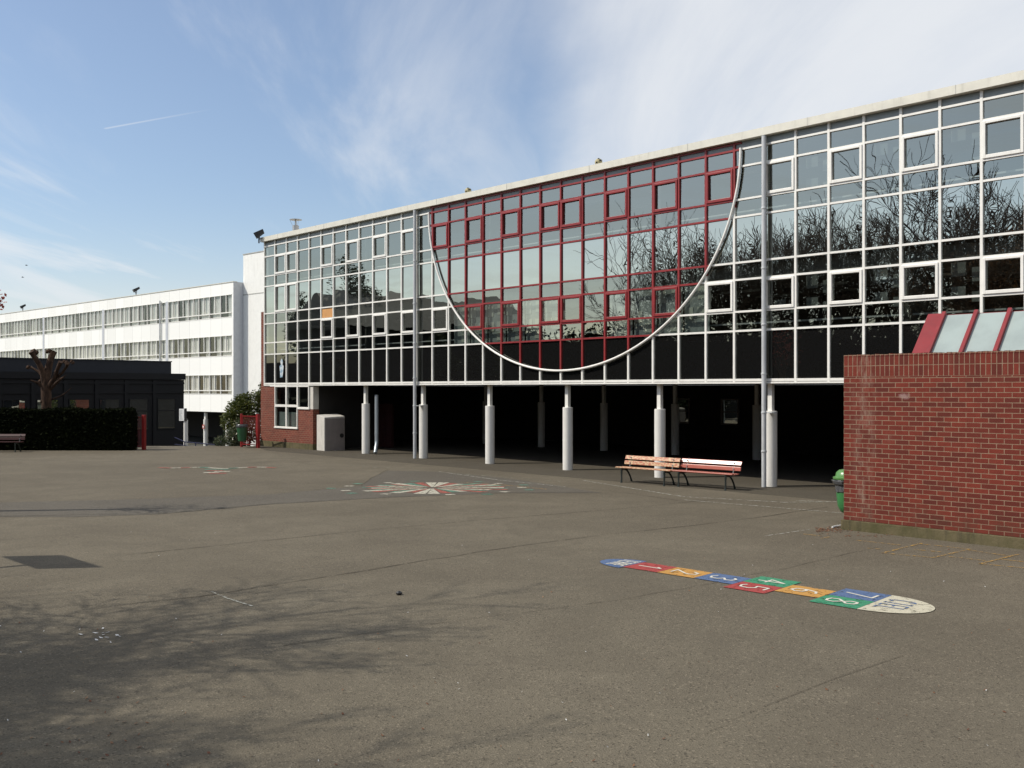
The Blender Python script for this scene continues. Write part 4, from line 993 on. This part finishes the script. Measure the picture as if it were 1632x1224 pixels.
# information sign
o = empty('information_sign', (-16.95, 50.2, -2.1), R(-25), label='white notice board on a white post at the edge of the yard near the bush', cat='sign')
MB().lathe([(.11,0),(.11,3.3)], 14).build('post', M['colwhite'], o, True)
bd = MB().box(-.30,.04,-.16,-.10,3.25,3.87).build('board', M['sign'], o, bevel=.005); MB().box(.045,.13,-.155,-.06,3.25,3.9).build('board_edge', M['black'], o)
m = MB(); rr = random.Random(6)
for i in range(8):
    w_ = rr.uniform(.1,.22); m.box(-.27, -.27+w_, -.166, -.161, 3.33+i*.062, 3.345+i*.062)
m.build('printed_lines', M['signtxt'], bd)
p = wbw(-1.6-3.54, .45, -.45); o = MB().box(-.17,.17,-.03,.0,-.15,.2).build('warning_sign', M['signred'], None); o.location = (p.x-.1, p.y-.3, p.z); o.rotation_euler.z = R(-43); tag(o, 'small square red sign on a white pillar under the white wing', 'sign')
MB().box(-.08,.08,-.036,-.031,-.06,.10).build('symbol', M['sign'], o)
o = empty('stair_railing', (-16.6, 49.0, -1.2), R(4), label='dark blue metal railing by the steps down from the yard', cat='railing')
for x in (0, .55, 1.1, 1.65): MB().tube([(x,0,-.9),(x,0,1.30-.1*x)], .03, 6).build('post', M['blue_rail'], o)
m = MB(); m.tube([(-.5,0,1.55),(0,0,1.32),(1.65,0,1.15)], .028, 6); m.tube([(-.5,0,1.2),(1.65,0,.9)], .02, 6); m.tube([(1.65,0,1.15),(2.3,.1,1.9),(2.3,.1,2.4)], .028, 6); m.build('handrail', M['blue_rail'], o)

# basketball goal off to the left (throws the slanted shadow)
o = empty('basketball_goal', (-11.75, 14.45, 0), math.atan2(-.70,.72), label='basketball goal beyond the left edge whose backboard shadow falls on the asphalt', cat='basketball goal')
MB().box(-.82,.78,1.0,1.04,3.02,3.95).build('backboard', M['sign'], o, bevel=.01)
MB().tube([(0,0,0),(0,0,3.3),(0,.95,3.6)], .06, 8).build('pole', M['iron'], o)
m = MB(); m.tube([(.23*math.cos(i*.3927), 1.30+.23*math.sin(i*.3927), 3.05) for i in range(17)], .012, 5, cap=False); m.build('hoop', M['signred'], o)

# litter, stone, birds
m = MB(); rr = random.Random(12)
def flake(p, l_, mi=0):
    a = rr.uniform(0,6.28); dx, dy = math.cos(a)*l_, math.sin(a)*l_; k = rr.uniform(.3,.7)
    m.poly([(p.x-dx,p.y-dy,.006),(p.x+dy*k,p.y-dx*k,.006+rr.uniform(0,.01)),(p.x+dx,p.y+dy,.012+rr.uniform(0,.01)),(p.x-dy*k,p.y+dx*k,.008)], mi)
for _ in range(260): flake(G(1300+abs(rr.gauss(0,30)), 845+rr.gauss(0,2.2)) if rr.random()<.7 else G(rr.uniform(1300,1632), 852+rr.uniform(0,3)+(_%3)), rr.uniform(.015,.04))
for _ in range(150): flake(G(rr.uniform(0,1632), 1224-364*rr.random()**1.3), rr.uniform(.008,.02))
for _ in range(25): flake(G(rr.uniform(60,260), rr.uniform(1110,1215)), rr.uniform(.01,.025))
tag(m.build('leaf_litter', M['litter']), 'scattered dry leaf bits on the asphalt and at the brick corner', 'leaf litter', kind='stuff')
m = MB()
for _ in range(16): flake(G(rr.gauss(165,22), rr.gauss(1014,5)), rr.uniform(.015,.035))
for _ in range(70): flake(G(rr.uniform(0,1632), 1224-380*rr.random()), rr.uniform(.006,.014))
tag(m.build('paper_bits', M['scrap']), 'tiny white paper scraps scattered over the asphalt', 'litter', kind='stuff')
p = G(1335, 841); m = MB(); m.tube([(-.14,-.09,.02),(-.03,0,.03),(.13,.05,.05),(.22,.06,.05)], [.022,.02,.014,.006], 6); o = m.build('broken_stick', M['scrap']); o.location = p; tag(o, 'white bent strip lying at the corner of the low brick building', 'litter')
p = G(636, 948); m = MB(); m.lathe([(.015,0),(.04,.01),(.045,.03),(.02,.05)], 7); o = m.build('stone', M['black']); o.location = p; tag(o, 'single small black stone on the open asphalt', 'stone')
for px_, py_, lb in ((42,423,'tiny distant bird in the left sky, upper one'),(36,442,'tiny distant bird in the left sky, lower one')):
    D = 150; c = Vector(((px_-816)/F*D, D, H+(620-py_)/F*D)); o = empty('bird', c, R(20), label=lb, cat='bird', group='birds in the sky')
    m = MB(); m.tube([(-.18,0,0),(0,0,.0),(.16,0,.03),(.22,0,.03)], [.01,.06,.04,.01], 6); m.build('body', M['birdm'], o, True)
    for sg in (-1,1): m = MB(); m.poly([(-.07,0,.02),(.07,0,.02),(.04,sg*.3,.1),(-.09,sg*.42,.04)]); m.build('wing', M['birdm'], o)
